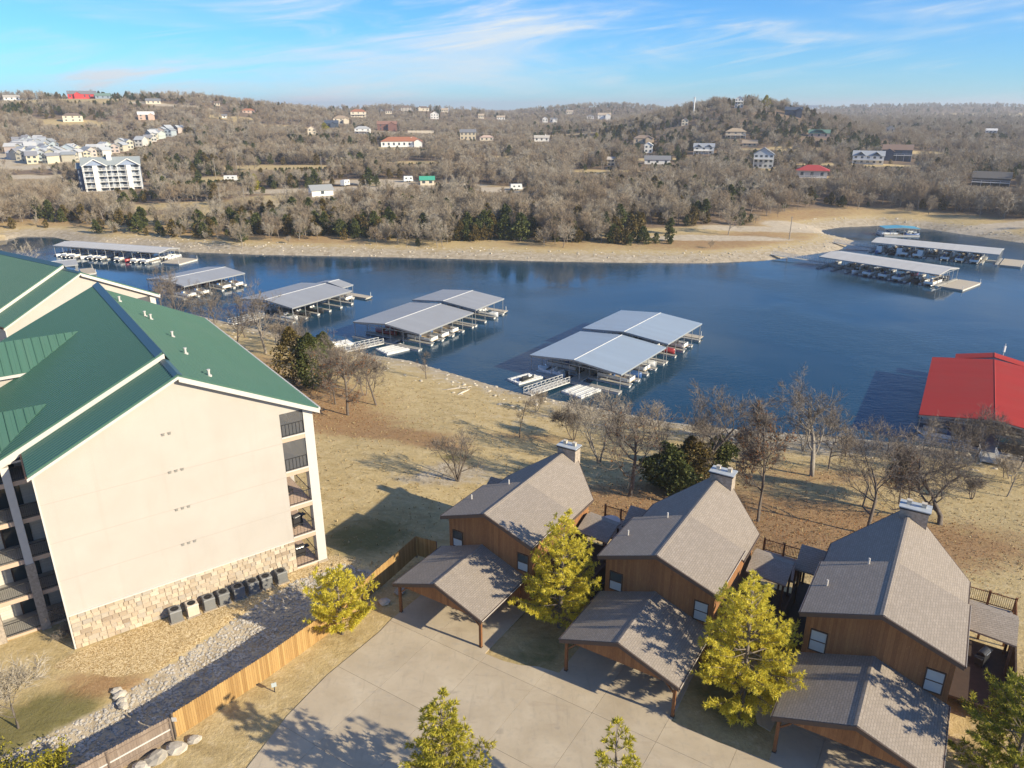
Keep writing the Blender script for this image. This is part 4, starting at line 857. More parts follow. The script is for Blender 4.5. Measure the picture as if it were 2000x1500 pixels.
def pontoon():
    t = thing('pontoon_boat', 'x', 'boat', (0, 0, 0))
    for x in (-.9, .9): MB().tube([(x, -3.4, .1), (x, 2.9, .1), (x, 3.4, .2), (x, 3.7, .3)], [.3, .3, .22, .04], 10).build('pontoon_tube', 'aluminium', t, True)
    MB().box(-1.2, 1.2, -3.3, 3.2, .42, .52).build('deck', 'boat_tan', t)
    m = MB()
    for x in (-1.18, 1.18): m.box(min(x, x*.98), max(x, x*.98), -3.1, 3.1, .52, 1.15)
    m.box(-1.18, 1.18, 3.05, 3.1, .52, 1.15); m.build('fence_panel', 'boat_white', t)
    for x, y0, y1 in ((-1.0, 1.2, 2.9), (1.0, 1.2, 2.9), (-1.0, -3.0, -1.5)): s = MB(); s.box(x-.3, x+.3, y0, y1, .52, .95); s.build('bench', 'boat_white', t)
    s = MB(); s.box(.3, .9, -.6, -.1, .52, 1.35); s.build('helm', 'boat_blue', t)
    m = MB(); m.slab([(-1.2, -2.4, 2.35), (1.2, -2.4, 2.35), (1.2, .4, 2.45), (-1.2, .4, 2.45)], .06); b = m.build('bimini_top', 'boat_blue', t)
    m = MB()
    for x in (-1.15, 1.15): m.bar((x, -1., 1.1), (x, -2.4, 2.3), .035); m.bar((x, -1., 1.1), (x, .4, 2.4), .035)
    m.build('bimini_frame', 'aluminium', b); s = MB(); s.box(-.25, .25, -3.7, -3.3, -.1, 1.1); s.build('outboard_motor', 'boat_black', t)
    return t
PR = [runabout(), pontoon()]; used = [False, False]
def moor(kind, x, y, rz, label, group, cover=None):
    if used[kind]: b = copy_tree(PR[kind])
    else: b = PR[kind]; used[kind] = True
    if label.startswith('boat '):
        cn = (cover or 'boat_white')[5:]; label = (('%s-topped pontoon boat' % cn) if kind else ('%s motor boat' % ('white' if cn in ('tan', 'white') else cn)))+label[4:]
    b.location = (x, y, WZ+.12); b.rotation_euler = (0, 0, rz); b['label'] = label; b['group'] = group
    for ch in b.children:
        if cover and ch.name.split('.')[0] in ('bimini_top', 'stern_bench', 'cockpit_floor'):
            ch.data = ch.data.copy(); ch.data.materials[0] = MATS[cover]
        if cover in ('boat_black', 'boat_blue', 'boat_red') and ch.name.split('.')[0] == 'hull': ch.data = ch.data.copy(); ch.data.materials[0] = MATS[cover]
    return b
def fill(d, label, group, keep, seed, covers=('boat_blue', 'boat_tan', 'boat_red', 'boat_white', 'boat_black')):
    t, rz, slips = d; rng = random.Random(seed)
    for (x, y, sx, w) in slips:
        if rng.random() > keep: continue
        c, s = math.cos(rz), math.sin(rz); xx = x+sx*rng.uniform(-.2, .6)
        moor(rng.random() < .5 and 1 or 0, t.location.x+xx*c-y*s, t.location.y+xx*s+y*c, rz-math.pi/2*sx+rng.uniform(-.03, .03), label, group, rng.choice(covers))
d1 = dock('blue-grey two-part dock roof with gangway below the middle cabin', 10.9, 123.1, .57, .82, 18.7, [(18.6, 1, 0), (17.3, 1, .45)], 'roof_blue', platform=2.0)
fill(d1, 'boat in a slip of the blue-grey dock with the gangway', 'boats at the blue-grey dock', .6, 1)
d2 = dock('grey two-part dock roof beside bare shore, jet ski floats at its end', -26.1, 146.2, .516, .857, 17.8, [(19.4, 1, 0), (12.1, 1, .45)], 'roof_grey', platform=1.6)
fill(d2, 'boat in a slip of the grey dock with jet ski floats', 'boats at the grey two-part dock', .65, 2)
d3 = dock('grey dock roof half hidden by tall bare shoreline trees', -57.2, 166.5, .51, .86, 17.5, [(19.8, 1, 0), (4.0, .55, .1)], 'roof_grey', platform=2.2)
fill(d3, 'boat in a slip of the dock half hidden by bare trees', 'boats at the half-hidden dock', .7, 3)
d4 = dock('small grey dock roof with boat bows showing, near the apartment gable', -90.0, 188.0, .53, .847, 16.0, [(19.0, 1, 0)], 'roof_grey')
fill(d4, 'boat in a slip of the small grey dock near the apartment gable', 'boats at the small grey dock', .95, 4, ('boat_blue', 'boat_red', 'boat_white'))
d5 = dock('long narrow white dock roof under the far bank by the lodge', -149.6, 247.4, .95, -.31, 9.2, [(43.0, 1, 0)], 'roof_white', platform=6.0, slip=3.6, rise=.6)
fill(d5, 'boat in a slip of the long white dock near the lodge', 'boats at the long white dock', .8, 5)
d6 = dock('long cream dock roof with tan platform, the outer of two parallel docks', 98.8, 228.3, .65, -.76, 14.0, [(34.5, 1, 0)], 'roof_white', platform=5.5, rise=.7)
fill(d6, 'boat in a slip of the outer cream-roofed dock', 'boats at the outer cream dock', .75, 6)
d7 = dock('long pale dock roof with white lockers, the inner of two parallel docks', 125.0, 254.6, .79, -.61, 13.2, [(37.0, 1, 0)], 'roof_white', platform=5.5, rise=.6, skirt=True)
fill(d7, 'boat in a slip of the inner pale dock with white lockers', 'boats at the inner pale dock', .6, 7)
d8 = dock('small turquoise-roofed dock in the cove with a blue-covered boat', 148.5, 283.0, .1, .99, 13.0, [(6.5, 1, -.6)], 'roof_turq', platform=1.5, rise=.4)
fill(d8, 'blue-covered boat in the turquoise-roofed dock', 'boats at the turquoise dock', .8, 8, ('boat_blue',))
d9 = dock('large dock under a bright red metal roof beside gnarled oaks', 67.4, 94.5, .52, .855, 18.6, [(31.0, 1, 0), (3.0, .62, .15)], 'roof_red', eave=4.0, rise=1.2)
fill(d9, 'boat in a slip under the red dock roof', 'boats at the red-roofed dock', .6, 9)
d10 = dock('low grey dock roof with pale platform peeking over the green ridge', -137.5, 210.0, .8, .55, 9.0, [(11.0, 1, -.2)], 'roof_grey', platform=3.5)
tf = thing('flagpole', 'thin white pole at the far end of the red dock roof', 'pole', (87.5, 124.8, WZ)); MB().tube([(0, 0, .3), (0, 0, 6.8)], .06, 8).build('pole', 'dock_white', tf); MB().box(-.14, .14, -.14, .14, 5.3, 6.4).build('pole_banner', 'boat_white', tf)
MB().box(-.3, .3, -.3, .3, -.2, .35).build('float', 'dock_white', tf)
# gangways
def gangway(label, a, b, w=1.5):
    L_ = math.hypot(b[0]-a[0], b[1]-a[1]); t = thing('gangway', label, 'gangway', (a[0], a[1], a[2]), math.atan2(b[1]-a[1], b[0]-a[0]), 'gangways to the docks'); dz = b[2]-a[2]
    n = int(L_/.55)
    m = MB()
    for k in range(n): x = L_*k/n; z = dz*k/n; m.box(x+.02, x+L_/n-.02, -w/2, w/2, z-.05, z+.0)
    m.build('tread_planks', 'dock_deck', t)
    for sy in (-1, 1):
        m = MB(); y = sy*w/2; m.bar((0, y, 1.0), (L_, y, dz+1.0), .06); m.bar((0, y, -.08), (L_, y, dz-.08), .08, .14); m.bar((0, y, .5), (L_, y, dz+.5), .045)
        q = max(3, int(L_/1.1))
        for k in range(q+1): f = k/q; m.bar((L_*f, y, dz*f-.08), (L_*f, y, dz*f+1.0), .05)
        for k in range(q): f = k/q; g = (k+1)/q; m.bar((L_*f, y, dz*f), (L_*g, y, dz*g+.95), .035)
        m.build('handrail', 'dock_white', t)
    return t
gangway('truss gangway from the rocky bank to the blue-grey dock', (2.6, 115.6, H(2.6, 115.6)+.25), (9.6, 122.9, WZ+.5), 1.7)
gangway('truss gangway from the bank to the grey two-part dock', (-33.2, 138.0, H(-33.2, 138)+.3), (-27.0, 145.7, WZ+.5))
gangway('truss gangway from the bank to the half-hidden dock', (-62.5, 158.0, H(-62.5, 158)+.3), (-58.0, 165.9, WZ+.5))
gangway('long gangway from the sandy point to the outer cream dock', (85, 240.5, H(85, 240.5)+.4), (98.3, 228.9, WZ+.5))
gangway('long gangway from the sandy point to the inner pale dock', (114, 262, H(114, 262)+.4), (124.6, 255.0, WZ+.5))
gangway('pale concrete gangway below the red dock roof', (63.2, 87.6, H(63.2, 87.6)+.3), (66.8, 93.9, WZ+.5), 2.0)
# floating jet ski ramps
def ramp_float(label, x, y, rz, n, L_, ski):
    t = thing('jet_ski_float', label, 'float', (x, y, WZ), rz, 'jet ski floats')
    for k in range(n):
        m = MB(); y0 = k*1.15; m.hexa([(0, y0, -.12), (L_, y0, -.12), (L_, y0+1.05, -.12), (0, y0+1.05, -.12)], [(.1, y0+.03, .3), (L_-.1, y0+.03, .34), (L_-.1, y0+1.02, .34), (.1, y0+1.02, .3)]); m.box(.5, L_-.3, y0+.42, y0+.63, .30, .40); m.build('float_segment', 'dock_white', t)
    if ski:
        j = thing('jet_ski', 'dark jet ski parked on white float by the gangway' if ski == 1 else 'pale jet ski parked on the float of the grey dock', 'jet ski', (x+math.cos(rz)*2.4-math.sin(rz)*.6, y+math.sin(rz)*2.4+math.cos(rz)*.6, WZ+.42), rz-math.pi/2)
        m = MB(); m.hexa([(-.45, -1.4, 0), (.45, -1.4, 0), (.3, 1.3, .05), (-.3, 1.3, .05)], [(-.5, -1.4, .4), (.5, -1.4, .4), (.15, 1.6, .5), (-.15, 1.6, .5)]); m.build('hull', 'boat_black' if ski == 1 else 'boat_white', j)
        m = MB(); m.hexa([(-.22, -1.2, .4), (.22, -1.2, .4), (.18, .2, .42), (-.18, .2, .42)], [(-.15, -1.1, .75), (.15, -1.1, .75), (.12, .1, .7), (-.12, .1, .7)]); m.build('seat', 'boat_black', j)
        m = MB(); m.hexa([(-.3, .2, .4), (.3, .2, .4), (.15, 1.2, .45), (-.15, 1.2, .45)], [(-.2, .2, .85), (.2, .2, .85), (.1, .7, .7), (-.1, .7, .7)]); m.bar((-.38, .2, .95), (.38, .2, .95), .05); m.build('console', 'boat_white', j)
ramp_float('white segmented float with a jet ski left of the gangway', 1.2, 122.0, .68, 3, 8.0, 1)
ramp_float('broad white ribbed float on the shore side of the blue-grey dock', 11.6, 115.3, .78, 4, 6.4, 0)
ramp_float('white segmented float with raised lid beside the grey dock gangway', -38.5, 142.0, .6, 3, 7.0, 2)
ramp_float('broad white ribbed float on the shore side of the grey dock', -24.8, 138.8, .7, 4, 6.0, 0)

# ---------------------------------------------------------------- far buildings
def colmat(col, kind):
    k = kind+'_%02d%02d%02d' % tuple(int(c*99) for c in col)
    if k not in MATS: plain(k, col, .8, var=.08, bmp=0)
    return k
def house(name, label, x, y, w, d, h, roof, wc, rc, rz=None, wins=3, floors=1, deck=False, chim=False, grp=None, wing=None, base=2.0, z=None, cat='house', over=.5, gables=0):
    z = H(x, y) if z is None else z
    rz = -math.atan2(x, y) if rz is None else rz
    t = thing(name, label, cat, (x, y, z), rz, grp); W = colmat(wc, 'house_wall'); RM = colmat(rc, 'house_roof'); hw = w/2
    rh = .0
    def body(x0, x1, y0, y1, hh, kind, axis):
        nonlocal rh
        m = MB(); m.box(x0, x1, y0, y1, -base, hh); e = hh; cx = (x0+x1)/2; cy = (y0+y1)/2
        o = over
        if kind == 'gable' and axis == 'x':
            r = e+(y1-y0)/2*.55; m.hexa([(x0, y0, e), (x1, y0, e), (x1, y1, e), (x0, y1, e)], [(x0, cy-.02, r-.1), (x1, cy-.02, r-.1), (x1, cy+.02, r-.1), (x0, cy+.02, r-.1)])
            R_ = MB(); R_.slab([(x0-o, y0-o, e-.2), (x1+o, y0-o, e-.2), (x1+o, cy, r+.1), (x0-o, cy, r+.1)], .2); R_.slab([(x0-o, cy, r+.1), (x1+o, cy, r+.1), (x1+o, y1+o, e-.2), (x0-o, y1+o, e-.2)], .2)
        elif kind == 'gable':
            r = e+(x1-x0)/2*.6; m.hexa([(x0, y0, e), (x1, y0, e), (x1, y1, e), (x0, y1, e)], [(cx-.02, y0, r-.1), (cx+.02, y0, r-.1), (cx+.02, y1, r-.1), (cx-.02, y1, r-.1)])
            R_ = MB(); R_.slab([(x0-o, y0-o, e-.2), (cx, y0-o, r+.1), (cx, y1+o, r+.1), (x0-o, y1+o, e-.2)], .2); R_.slab([(cx, y0-o, r+.1), (x1+o, y0-o, e-.2), (x1+o, y1+o, e-.2), (cx, y1+o, r+.1)], .2)
        else:
            k = min(x1-x0, y1-y0)/2; r = e+k*.55; R_ = MB()
            R_.hexa([(x0-o, y0-o, e-.05), (x1+o, y0-o, e-.05), (x1+o, y1+o, e-.05), (x0-o, y1+o, e-.05)], [(x0+k, y0+k, r), (x1-k, y0+k, r), (x1-k, y1-k, r), (x0+k, y1-k, r)])
        rh = r; m.build('wall', W, t); return R_.build('roof', RM, t)
    rf = body(-hw, hw, 0, d, h, roof, 'x' if roof != 'front' else 'y') if roof != 'front' else body(-hw, hw, 0, d, h, 'gable', 'y')
    if wing: x0, x1, wd, wh = wing; body(x0*hw, x1*hw, -wd, d*.5, wh, 'gable', 'y')
    if chim: MB().box(hw*.45, hw*.45+.9, d*.4, d*.4+.9, h, rh+1.1).build('chimney', W, rf)
    for k in range(gables):
        gx = -hw+w*(k+.5)/gables; g = MB(); gw_ = w/gables*.33; g.slab([(gx-gw_, -.7, h-.1), (gx, -.7, h+gw_*.75), (gx, d*.45, h+gw_*.75), (gx-gw_, d*.3, h-.1)], .15); g.slab([(gx, -.7, h+gw_*.75), (gx+gw_, -.7, h-.1), (gx+gw_, d*.3, h-.1), (gx, d*.45, h+gw_*.75)], .15); g.build('cross_gable', RM, rf)
    fh = h/floors
    for f in range(floors):
        for k in range(wins):
            wx = -hw+w*(k+.5)/wins; ww = min(.75, w/wins*.32); z0 = f*fh+fh*.32; z1 = f*fh+fh*.78
            MB().box(wx-ww, wx+ww, -.05, -.004, z0, z1).build('window', 'far_glass', t)
    if deck:
        m = MB(); zd = fh*(floors-1) if floors > 1 else .3; m.box(-hw, hw, -2.6, -.01, zd-.2, zd)
        for k in range(5): q = -hw+.1+(w-.3)*k/4; m.box(q, q+.18, -2.55, -2.37, -base, zd+2.3 if deck == 2 else zd+1)
        m.box(-hw, hw, -2.56, -2.48, zd+.9, zd+1.05); m.build('deck', colmat((.72, .70, .66), 'house_wall'), t)
    return t
CREAM = (.66, .58, .45); WHITE = (.76, .74, .70); TAN = (.48, .38, .27); GREYR = (.20, .20, .21); BRN = (.19, .14, .11); TERRA = (.38, .15, .08); NAVY = (.06, .08, .12); REDW = (.55, .05, .05); GRN = (.12, .22, .17); PINK = (.55, .40, .32); BLUG = (.25, .30, .36)
HL = [
 ('red_barn', 'long bright red building on the grassy hilltop', -505, 930, 30, 12, 5.5, 'gable', REDW, GREYR, dict(wins=6, wing=(-.55, -.1, 3, 5.5), cat='building', base=3)),
 ('barn_shed', 'low grey shed attached to the right of the red hilltop building', -481, 930, 16, 9, 3.6, 'gable', BLUG, (.16, .24, .2), dict(wins=3, cat='shed')),
 ('house', 'long low white house left of the red hilltop building', -579, 915, 16, 8, 3.6, 'gable', WHITE, (.42, .38, .33), {}),
 ('house', 'tan two-storey house in a clearing below the red hilltop building', -421, 751, 17, 9, 5.6, 'hip', CREAM, BRN, dict(floors=2)),
 ('house', 'brown and white house alone on the wooded slope above the townhouses', -367, 787, 15, 9, 5.4, 'gable', PINK, WHITE, dict(floors=2, wing=(.2, .9, 3, 5))),
 ('house', 'low cream house with grey roof on the left ridge crest', -400, 880, 15, 8, 3.4, 'gable', CREAM, GREYR, {}),
 ('house', 'tiny pale house on the ridge crest where the hill dips', -346, 925, 6, 6, 3.2, 'gable', CREAM, BRN, dict(wins=2)),
 ('house', 'tiny pale cottage beside a yellow grass bank', -303, 826, 5, 5, 2.6, 'gable', WHITE, GREYR, dict(wins=1)),
 ('house', 'low pinkish house above the yellow grass bank', -297, 886, 13, 7, 3.0, 'hip', PINK, TERRA, {}),
 ('house', 'large tan house with reddish hip roof high on the middle ridge', -219, 1119, 22, 12, 7.5, 'hip', CREAM, TERRA, dict(floors=2, deck=1)),
 ('house', 'tan house with broad brown hip roof on the middle slope', -198, 907, 18, 11, 6.0, 'hip', CREAM, (.36, .27, .19), dict(floors=2, wing=(.3, .95, 4, 5))),
 ('house', 'dark navy house with arched roofs among evergreens', -190, 823, 14, 9, 4.6, 'gable', NAVY, NAVY, dict(wing=(-.2, .5, 3, 4))),
 ('house', 'small cream house with reddish front beside bright yellow-green trees', -188, 732, 8, 7, 5.2, 'front', CREAM, PINK, dict(floors=2, wins=2)),
 ('house', 'white house with pale grey roof below the brown one', -148, 772, 16, 9, 4.6, 'hip', WHITE, (.42, .42, .42), dict(deck=2, floors=2)),
 ('house', 'dark brown timber house beside a long beige wall', -137, 856, 21, 10, 7.2, 'gable', (.20, .10, .08), (.28, .15, .11), dict(floors=2, wing=(.1, .8, 4, 7))),
 ('house', 'big white villa with terracotta roof', -89, 625, 33, 12, 4.4, 'hip', WHITE, TERRA, dict(wins=8, chim=True, deck=2, gables=0, wing=(.6, .98, 3, 4.4))),
 ('house', 'small pale house on the ridge behind the brown timber house', -192, 1223, 10, 8, 4.6, 'gable', CREAM, BRN, {}),
 ('house', 'white steep-gabled house with bluish annex on the middle ridge', -115, 1165, 12, 9, 7, 'front', WHITE, WHITE, dict(floors=2)),
 ('house', 'grey stone house with hip roof on the skyline of the middle ridge', -175, 1300, 17, 10, 5.5, 'hip', (.45, .4, .34), BRN, dict(floors=2)),
 ('house', 'wide tan house on the skyline next to two hip roofs', -149, 1320, 20, 10, 5, 'hip', CREAM, BRN, dict(wing=(-.8, -.2, 3, 5))),
 ('house', 'small tan house just right of the skyline houses', -112, 1311, 11, 8, 3.8, 'gable', CREAM, TAN, {}),
 ('garage', 'white garage with dark door and grey roof in the clearing', -88, 352, 10, 7, 2.9, 'gable', WHITE, (.30, .31, .31), dict(wins=1, rz=.5, cat='garage')),
 ('shed', 'tan workshop with bright green roof by the gravel lot', -43, 386, 7, 5, 2.8, 'gable', CREAM, (.06, .36, .24), dict(wins=2, cat='shed')),
 ('house', 'tall cream stone house with grey roof right of the terracotta villa', -42, 741, 15, 9, 7.0, 'gable', (.55, .47, .34), GREYR, dict(floors=2, wins=4)),
 ('house', 'low cream bungalow attached beside the tall stone house', -24, 735, 13, 7, 3.0, 'hip', CREAM, PINK, {}),
 ('house', 'white cottage with tall white chimney wall in the middle woods', 28, 732, 14, 7, 3.6, 'gable', WHITE, (.5, .46, .4), dict(chim=True)),
 ('house', 'cream house alone near the top of the distant blue hill', 124, 1684, 14, 9, 5, 'gable', CREAM, TAN, {}),
 ('house', 'narrow bright white house, smaller of a pair below the blue hill', 53, 1255, 8, 7, 6, 'front', WHITE, WHITE, dict(wins=2)),
 ('house', 'white house with several gables, larger of a pair below the blue hill', 67, 1258, 11, 8, 5, 'gable', WHITE, GREYR, dict(wing=(-.3, .6, 3, 5))),
 ('house', 'large bright white house with tan upper storey below the blue hill', 160, 1360, 22, 12, 10, 'gable', WHITE, TAN, dict(floors=2, wing=(.2, .95, 4, 10))),
 ('house', 'small white house left of the large bright white one', 151, 1510, 12, 9, 5.5, 'hip', WHITE, GREYR, {}),
 ('house', 'small cream A-frame house on the evergreen hillside', 159, 719, 6, 7, 4.6, 'front', CREAM, PINK, dict(wins=2, floors=2)),
 ('house', 'twin brown hip roofs among trees right of the power line', 113, 666, 17, 9, 4.4, 'hip', TAN, (.27, .2, .15), dict(wing=(.2, .9, 4, 4.4))),
 ('house', 'narrow white gabled house below the twin brown roofs', 107, 606, 6.5, 8, 6.0, 'front', WHITE, WHITE, dict(floors=2, wins=2)),
 ('house', 'small cream box house half hidden in the bare woods', 65, 505, 5, 5, 4.4, 'gable', CREAM, (.5, .45, .4), dict(floors=2, wins=2)),
 ('house', 'long grey roof with one white gable end in the woods', 98, 518, 17, 8, 3.2, 'gable', WHITE, GREYR, {}),
 ('house', 'tiny tan house on the valley floor before the blue hill', -49, 1245, 9, 8, 4.6, 'gable', CREAM, TAN, {}),
 ('house', 'low white house on the valley floor before the blue hill', -18, 1266, 13, 8, 3.6, 'gable', WHITE, TAN, {}),
 ('house', 'white turreted house crowning the evergreen hill', 218, 757, 8, 7, 8.0, 'front', WHITE, WHITE, dict(floors=3, wins=3, deck=1)),
 ('house', 'dark slate house with white end wall below the hill crest', 260, 726, 15, 9, 5.6, 'gable', NAVY, NAVY, dict(floors=2, wing=(.35, .98, 3, 5.6))),
 ('long_building', 'long pale blue-grey building on the far right skyline', 927, 2491, 78, 16, 9, 'gable', (.7, .76, .8), BLUG, dict(wins=9, cat='building')),
 ('house', 'wide white and grey house on the shoulder right of the hill', 437, 1064, 28, 12, 6.5, 'gable', WHITE, BLUG, dict(floors=2, wing=(.2, .8, 4, 6))),
 ('house', 'tan hip-roofed house in the middle of the evergreen hillside', 184, 640, 16, 10, 5.4, 'hip', TAN, (.42, .32, .21), dict(floors=2, deck=1, chim=True)),
 ('house', 'wide white house with grey roof and white gables', 145, 584, 15, 9, 5.2, 'gable', WHITE, (.32, .34, .37), dict(floors=2, deck=1, gables=2)),
 ('house', 'tall grey-roofed house with stacked white balconies', 157, 480, 12, 10, 8.6, 'front', (.5, .52, .54), (.23, .24, .26), dict(floors=3, deck=2, wins=4)),
 ('house', 'brick house with green roof and gable on the slope', 251, 636, 16, 9, 3.8, 'gable', PINK, GRN, dict(gables=1)),
 ('pavilion', 'open pavilion house with bright red hip roof', 170, 433, 16, 10, 4.0, 'hip', (.45, .44, .42), (.40, .05, .05), dict(deck=2, over=1.2)),
 ('house', 'low tan roof among trees left of the brick house', 186, 606, 11, 8, 2.6, 'gable', TAN, (.36, .28, .2), {}),
 ('house', 'big white house with grey roof and long white deck', 237, 512, 19, 10, 5.6, 'gable', WHITE, (.36, .38, .40), dict(floors=2, deck=2, gables=2, wins=5)),
 ('house', 'dark navy house with brown roof next to the big white one', 270, 541, 19, 11, 7.6, 'gable', NAVY, (.24, .16, .12), dict(floors=2, deck=1, wing=(-.8, -.2, 4, 6.5), wins=4)),
 ('house', 'narrow pale gable house near the grey fields', 454, 936, 10, 9, 5, 'front', CREAM, GREYR, dict(wins=2)),
 ('house', 'dark shaded house low in the woods by the right cove', 249, 396, 17, 10, 4.4, 'gable', (.10, .09, .085), (.13, .12, .11), dict(floors=2, deck=1)),  # the house's shade is put into its near-black wall and roof colours
 ('house', 'low white building beyond the far right woods', 559, 909, 12, 7, 3.0, 'gable', WHITE, WHITE, {}),
]
HOUSE_XY = []
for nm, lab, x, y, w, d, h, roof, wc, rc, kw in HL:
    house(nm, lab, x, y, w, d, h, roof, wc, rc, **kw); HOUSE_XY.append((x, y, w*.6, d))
# retaining wall, trailers, lodge, townhouse village
t = thing('retaining_wall', 'long beige retaining wall beside the dark brown timber house', 'wall', (-100, 850, H(-100, 850))); 
for k in range(6): MB().box(-14+k*4.8, -9.3+k*4.8, 0, .6, -2, 2.6).build('wall_panel', colmat(CREAM, 'house_wall'), t)
HOUSE_XY.append((-100, 850, 16, 4))
def trailer(label, x, y, rz, L_=6.5):
    z = H(x, y); t = thing('parked_trailer', label, 'trailer', (x, y, z), rz, 'white trailers')
    m = MB(); m.hexa([(-L_/2, -1.2, .5), (L_/2, -1.2, .5), (L_/2, 1.2, .5), (-L_/2, 1.2, .5)], [(-L_/2+.2, -1.2, 3.0), (L_/2-.3, -1.2, 3.0), (L_/2-.3, 1.2, 3.0), (-L_/2+.2, 1.2, 3.0)]); b = m.build('body', 'boat_white', t)
    for q in (-1.6, .8): MB().box(q, q+.9, -1.23, -1.201, 1.6, 2.3).build('window', 'far_glass', b)
    for sx in (-.6, .6):
        for sy in (-1.1, 1.1): MB().tube([(sx, sy-.12, .4), (sx, sy+.12, .4)], .4, 10).build('wheel', 'boat_black', t)
    HOUSE_XY.append((x, y, 4, 3))
trailer('white camper trailer parked beside the white garage', -84, 383, 1.2, 5); trailer('white box trailer parked left of the green-roofed workshop', -54, 396, .3, 5); trailer('white camper parked on the gravel pad by the lodge road', -152, 412, .2, 7); trailer('white trailer parked at the edge of the pale lot', 2, 372, .2, 6)
def lodge():
    x, y = -201, 384; z = H(x, y)-1.0; rz = .42
    t = thing('lakeside_lodge', 'five-storey white lodge with two gables and stacked balconies', 'building', (x, y, z), rz)
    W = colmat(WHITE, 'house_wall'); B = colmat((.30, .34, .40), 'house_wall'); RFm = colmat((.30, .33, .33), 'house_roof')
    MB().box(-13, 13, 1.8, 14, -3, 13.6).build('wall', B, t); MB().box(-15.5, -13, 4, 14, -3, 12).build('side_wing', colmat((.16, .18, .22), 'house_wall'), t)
    m = MB(); m.slab([(-13.6, 1.0, 13.5), (13.6, 1.0, 13.5), (13.6, 8, 17), (-13.6, 8, 17)], .25); m.slab([(-13.6, 8, 17), (13.6, 8, 17), (13.6, 14.6, 13.5), (-13.6, 14.6, 13.5)], .25); m.slab([(-16, 3.5, 12), (-13, 3.5, 12), (-13, 9, 14.4), (-16, 9, 14.4)], .2); rf = m.build('roof', RFm, t)
    MB().box(-1.6, .6, 5, 7, 15, 18.6).build('roof_tower', W, rf)
    for cx in (-7.2, 7.8):
        m = MB(); m.xz([(cx-5.2, 13.4), (cx+5.2, 13.4), (cx, 16.2)], .05, .4); m.build('gable', colmat((.30, .36, .48), 'house_wall'), t)
        m = MB(); m.slab([(cx-5.8, -.5, 13.2), (cx, -.5, 16.7), (cx, 6, 16.7), (cx-5.8, 3, 13.2)], .25); m.slab([(cx, -.5, 16.7), (cx+5.8, -.5, 13.2), (cx+5.8, 3, 13.2), (cx, 6, 16.7)], .25); m.build('gable_roof', RFm, rf)
        m = MB(); m.bar((cx-5.7, -.55, 13.0), (cx, -.55, 16.4), .15, .45); m.bar((cx, -.55, 16.4), (cx+5.7, -.55, 13.0), .15, .45); m.build('gable_trim', W, t)
        MB().box(cx-1.0, cx+1.2, -.4, 1.8, -3, 13.3).build('stair_pier', W, t)
        for sx in (-5.2, 4.9): MB().box(cx+sx, cx+sx+.3, -.2, .1, -3, 13.4).build('column', W, t)
    for f in range(5):
        z0 = f*2.75
        MB().box(-12.9, 12.9, -.1, 1.8, z0-.25, z0).build('balcony_floor', W, t)
        m = MB(); m.box(-12.8, 12.8, -.12, -.05, z0+.95, z0+1.08); m.box(-12.8, 12.8, -.12, -.05, z0+.4, z0+.5)
        for k in range(13): m.box(-12.8+k*2.12, -12.65+k*2.12, -.12, .02, z0, z0+2.5 if k % 3 == 0 else z0+1)
        m.build('railing', W, t)
        for k in range(8): wx = -11.9+k*3.2; MB().box(wx, wx+1.5, 1.7, 1.795, z0+.2, z0+2.1).build('window', 'far_glass', t)
        for k in range(2): MB().box(-15.56, -15.5, 5.5+k*4, 7+k*4, z0+.8, z0+2).build('side_window', 'far_glass', t)
    HOUSE_XY.append((x, y, 17, 15))
lodge()
rv = random.Random(77)
vw = [(.56, .54, .50), (.52, .48, .38), (.48, .40, .36), (.40, .46, .50), (.54, .50, .38), (.44, .50, .46)]; vr = [(.30, .32, .34), (.42, .44, .46), (.25, .25, .27), (.50, .50, .50)]
spots = []
for k in range(56):
    u = rv.random(); r = k % 4
    spots.append((-300-u*30-r*20+rv.uniform(-6, 6), 492+r*34+u*26+rv.uniform(-10, 10)))
for k in range(22):
    u = k/21; spots.append((-284-u*18+rv.uniform(-5, 5), 496+u*200+rv.uniform(-6, 6)))
for k in range(14): spots.append((-296+rv.uniform(-14, 16), 492+rv.uniform(0, 60)))
for i, (x, y) in enumerate(spots):
    w = rv.uniform(4.2, 6.4)
    wi = rv.randrange(6); ri = rv.randrange(4)
    house('townhouse', 'small %s townhouse with %s roof in the packed village behind the lodge' % (('white', 'cream', 'pinkish', 'bluish', 'pale yellow', 'pale green')[wi], ('slate grey', 'light grey', 'charcoal', 'pale')[ri]), x, y, w, rv.uniform(7, 9), rv.uniform(4.2, 6.0), rv.choice(['front', 'front', 'gable']), vw[wi], vr[ri], rz=-math.atan2(x, y)+rv.choice([0, .5, -.5, 1.2, -.9]), wins=2, floors=2, grp='townhouses of the packed village')
    HOUSE_XY.append((x, y, 5, 10))
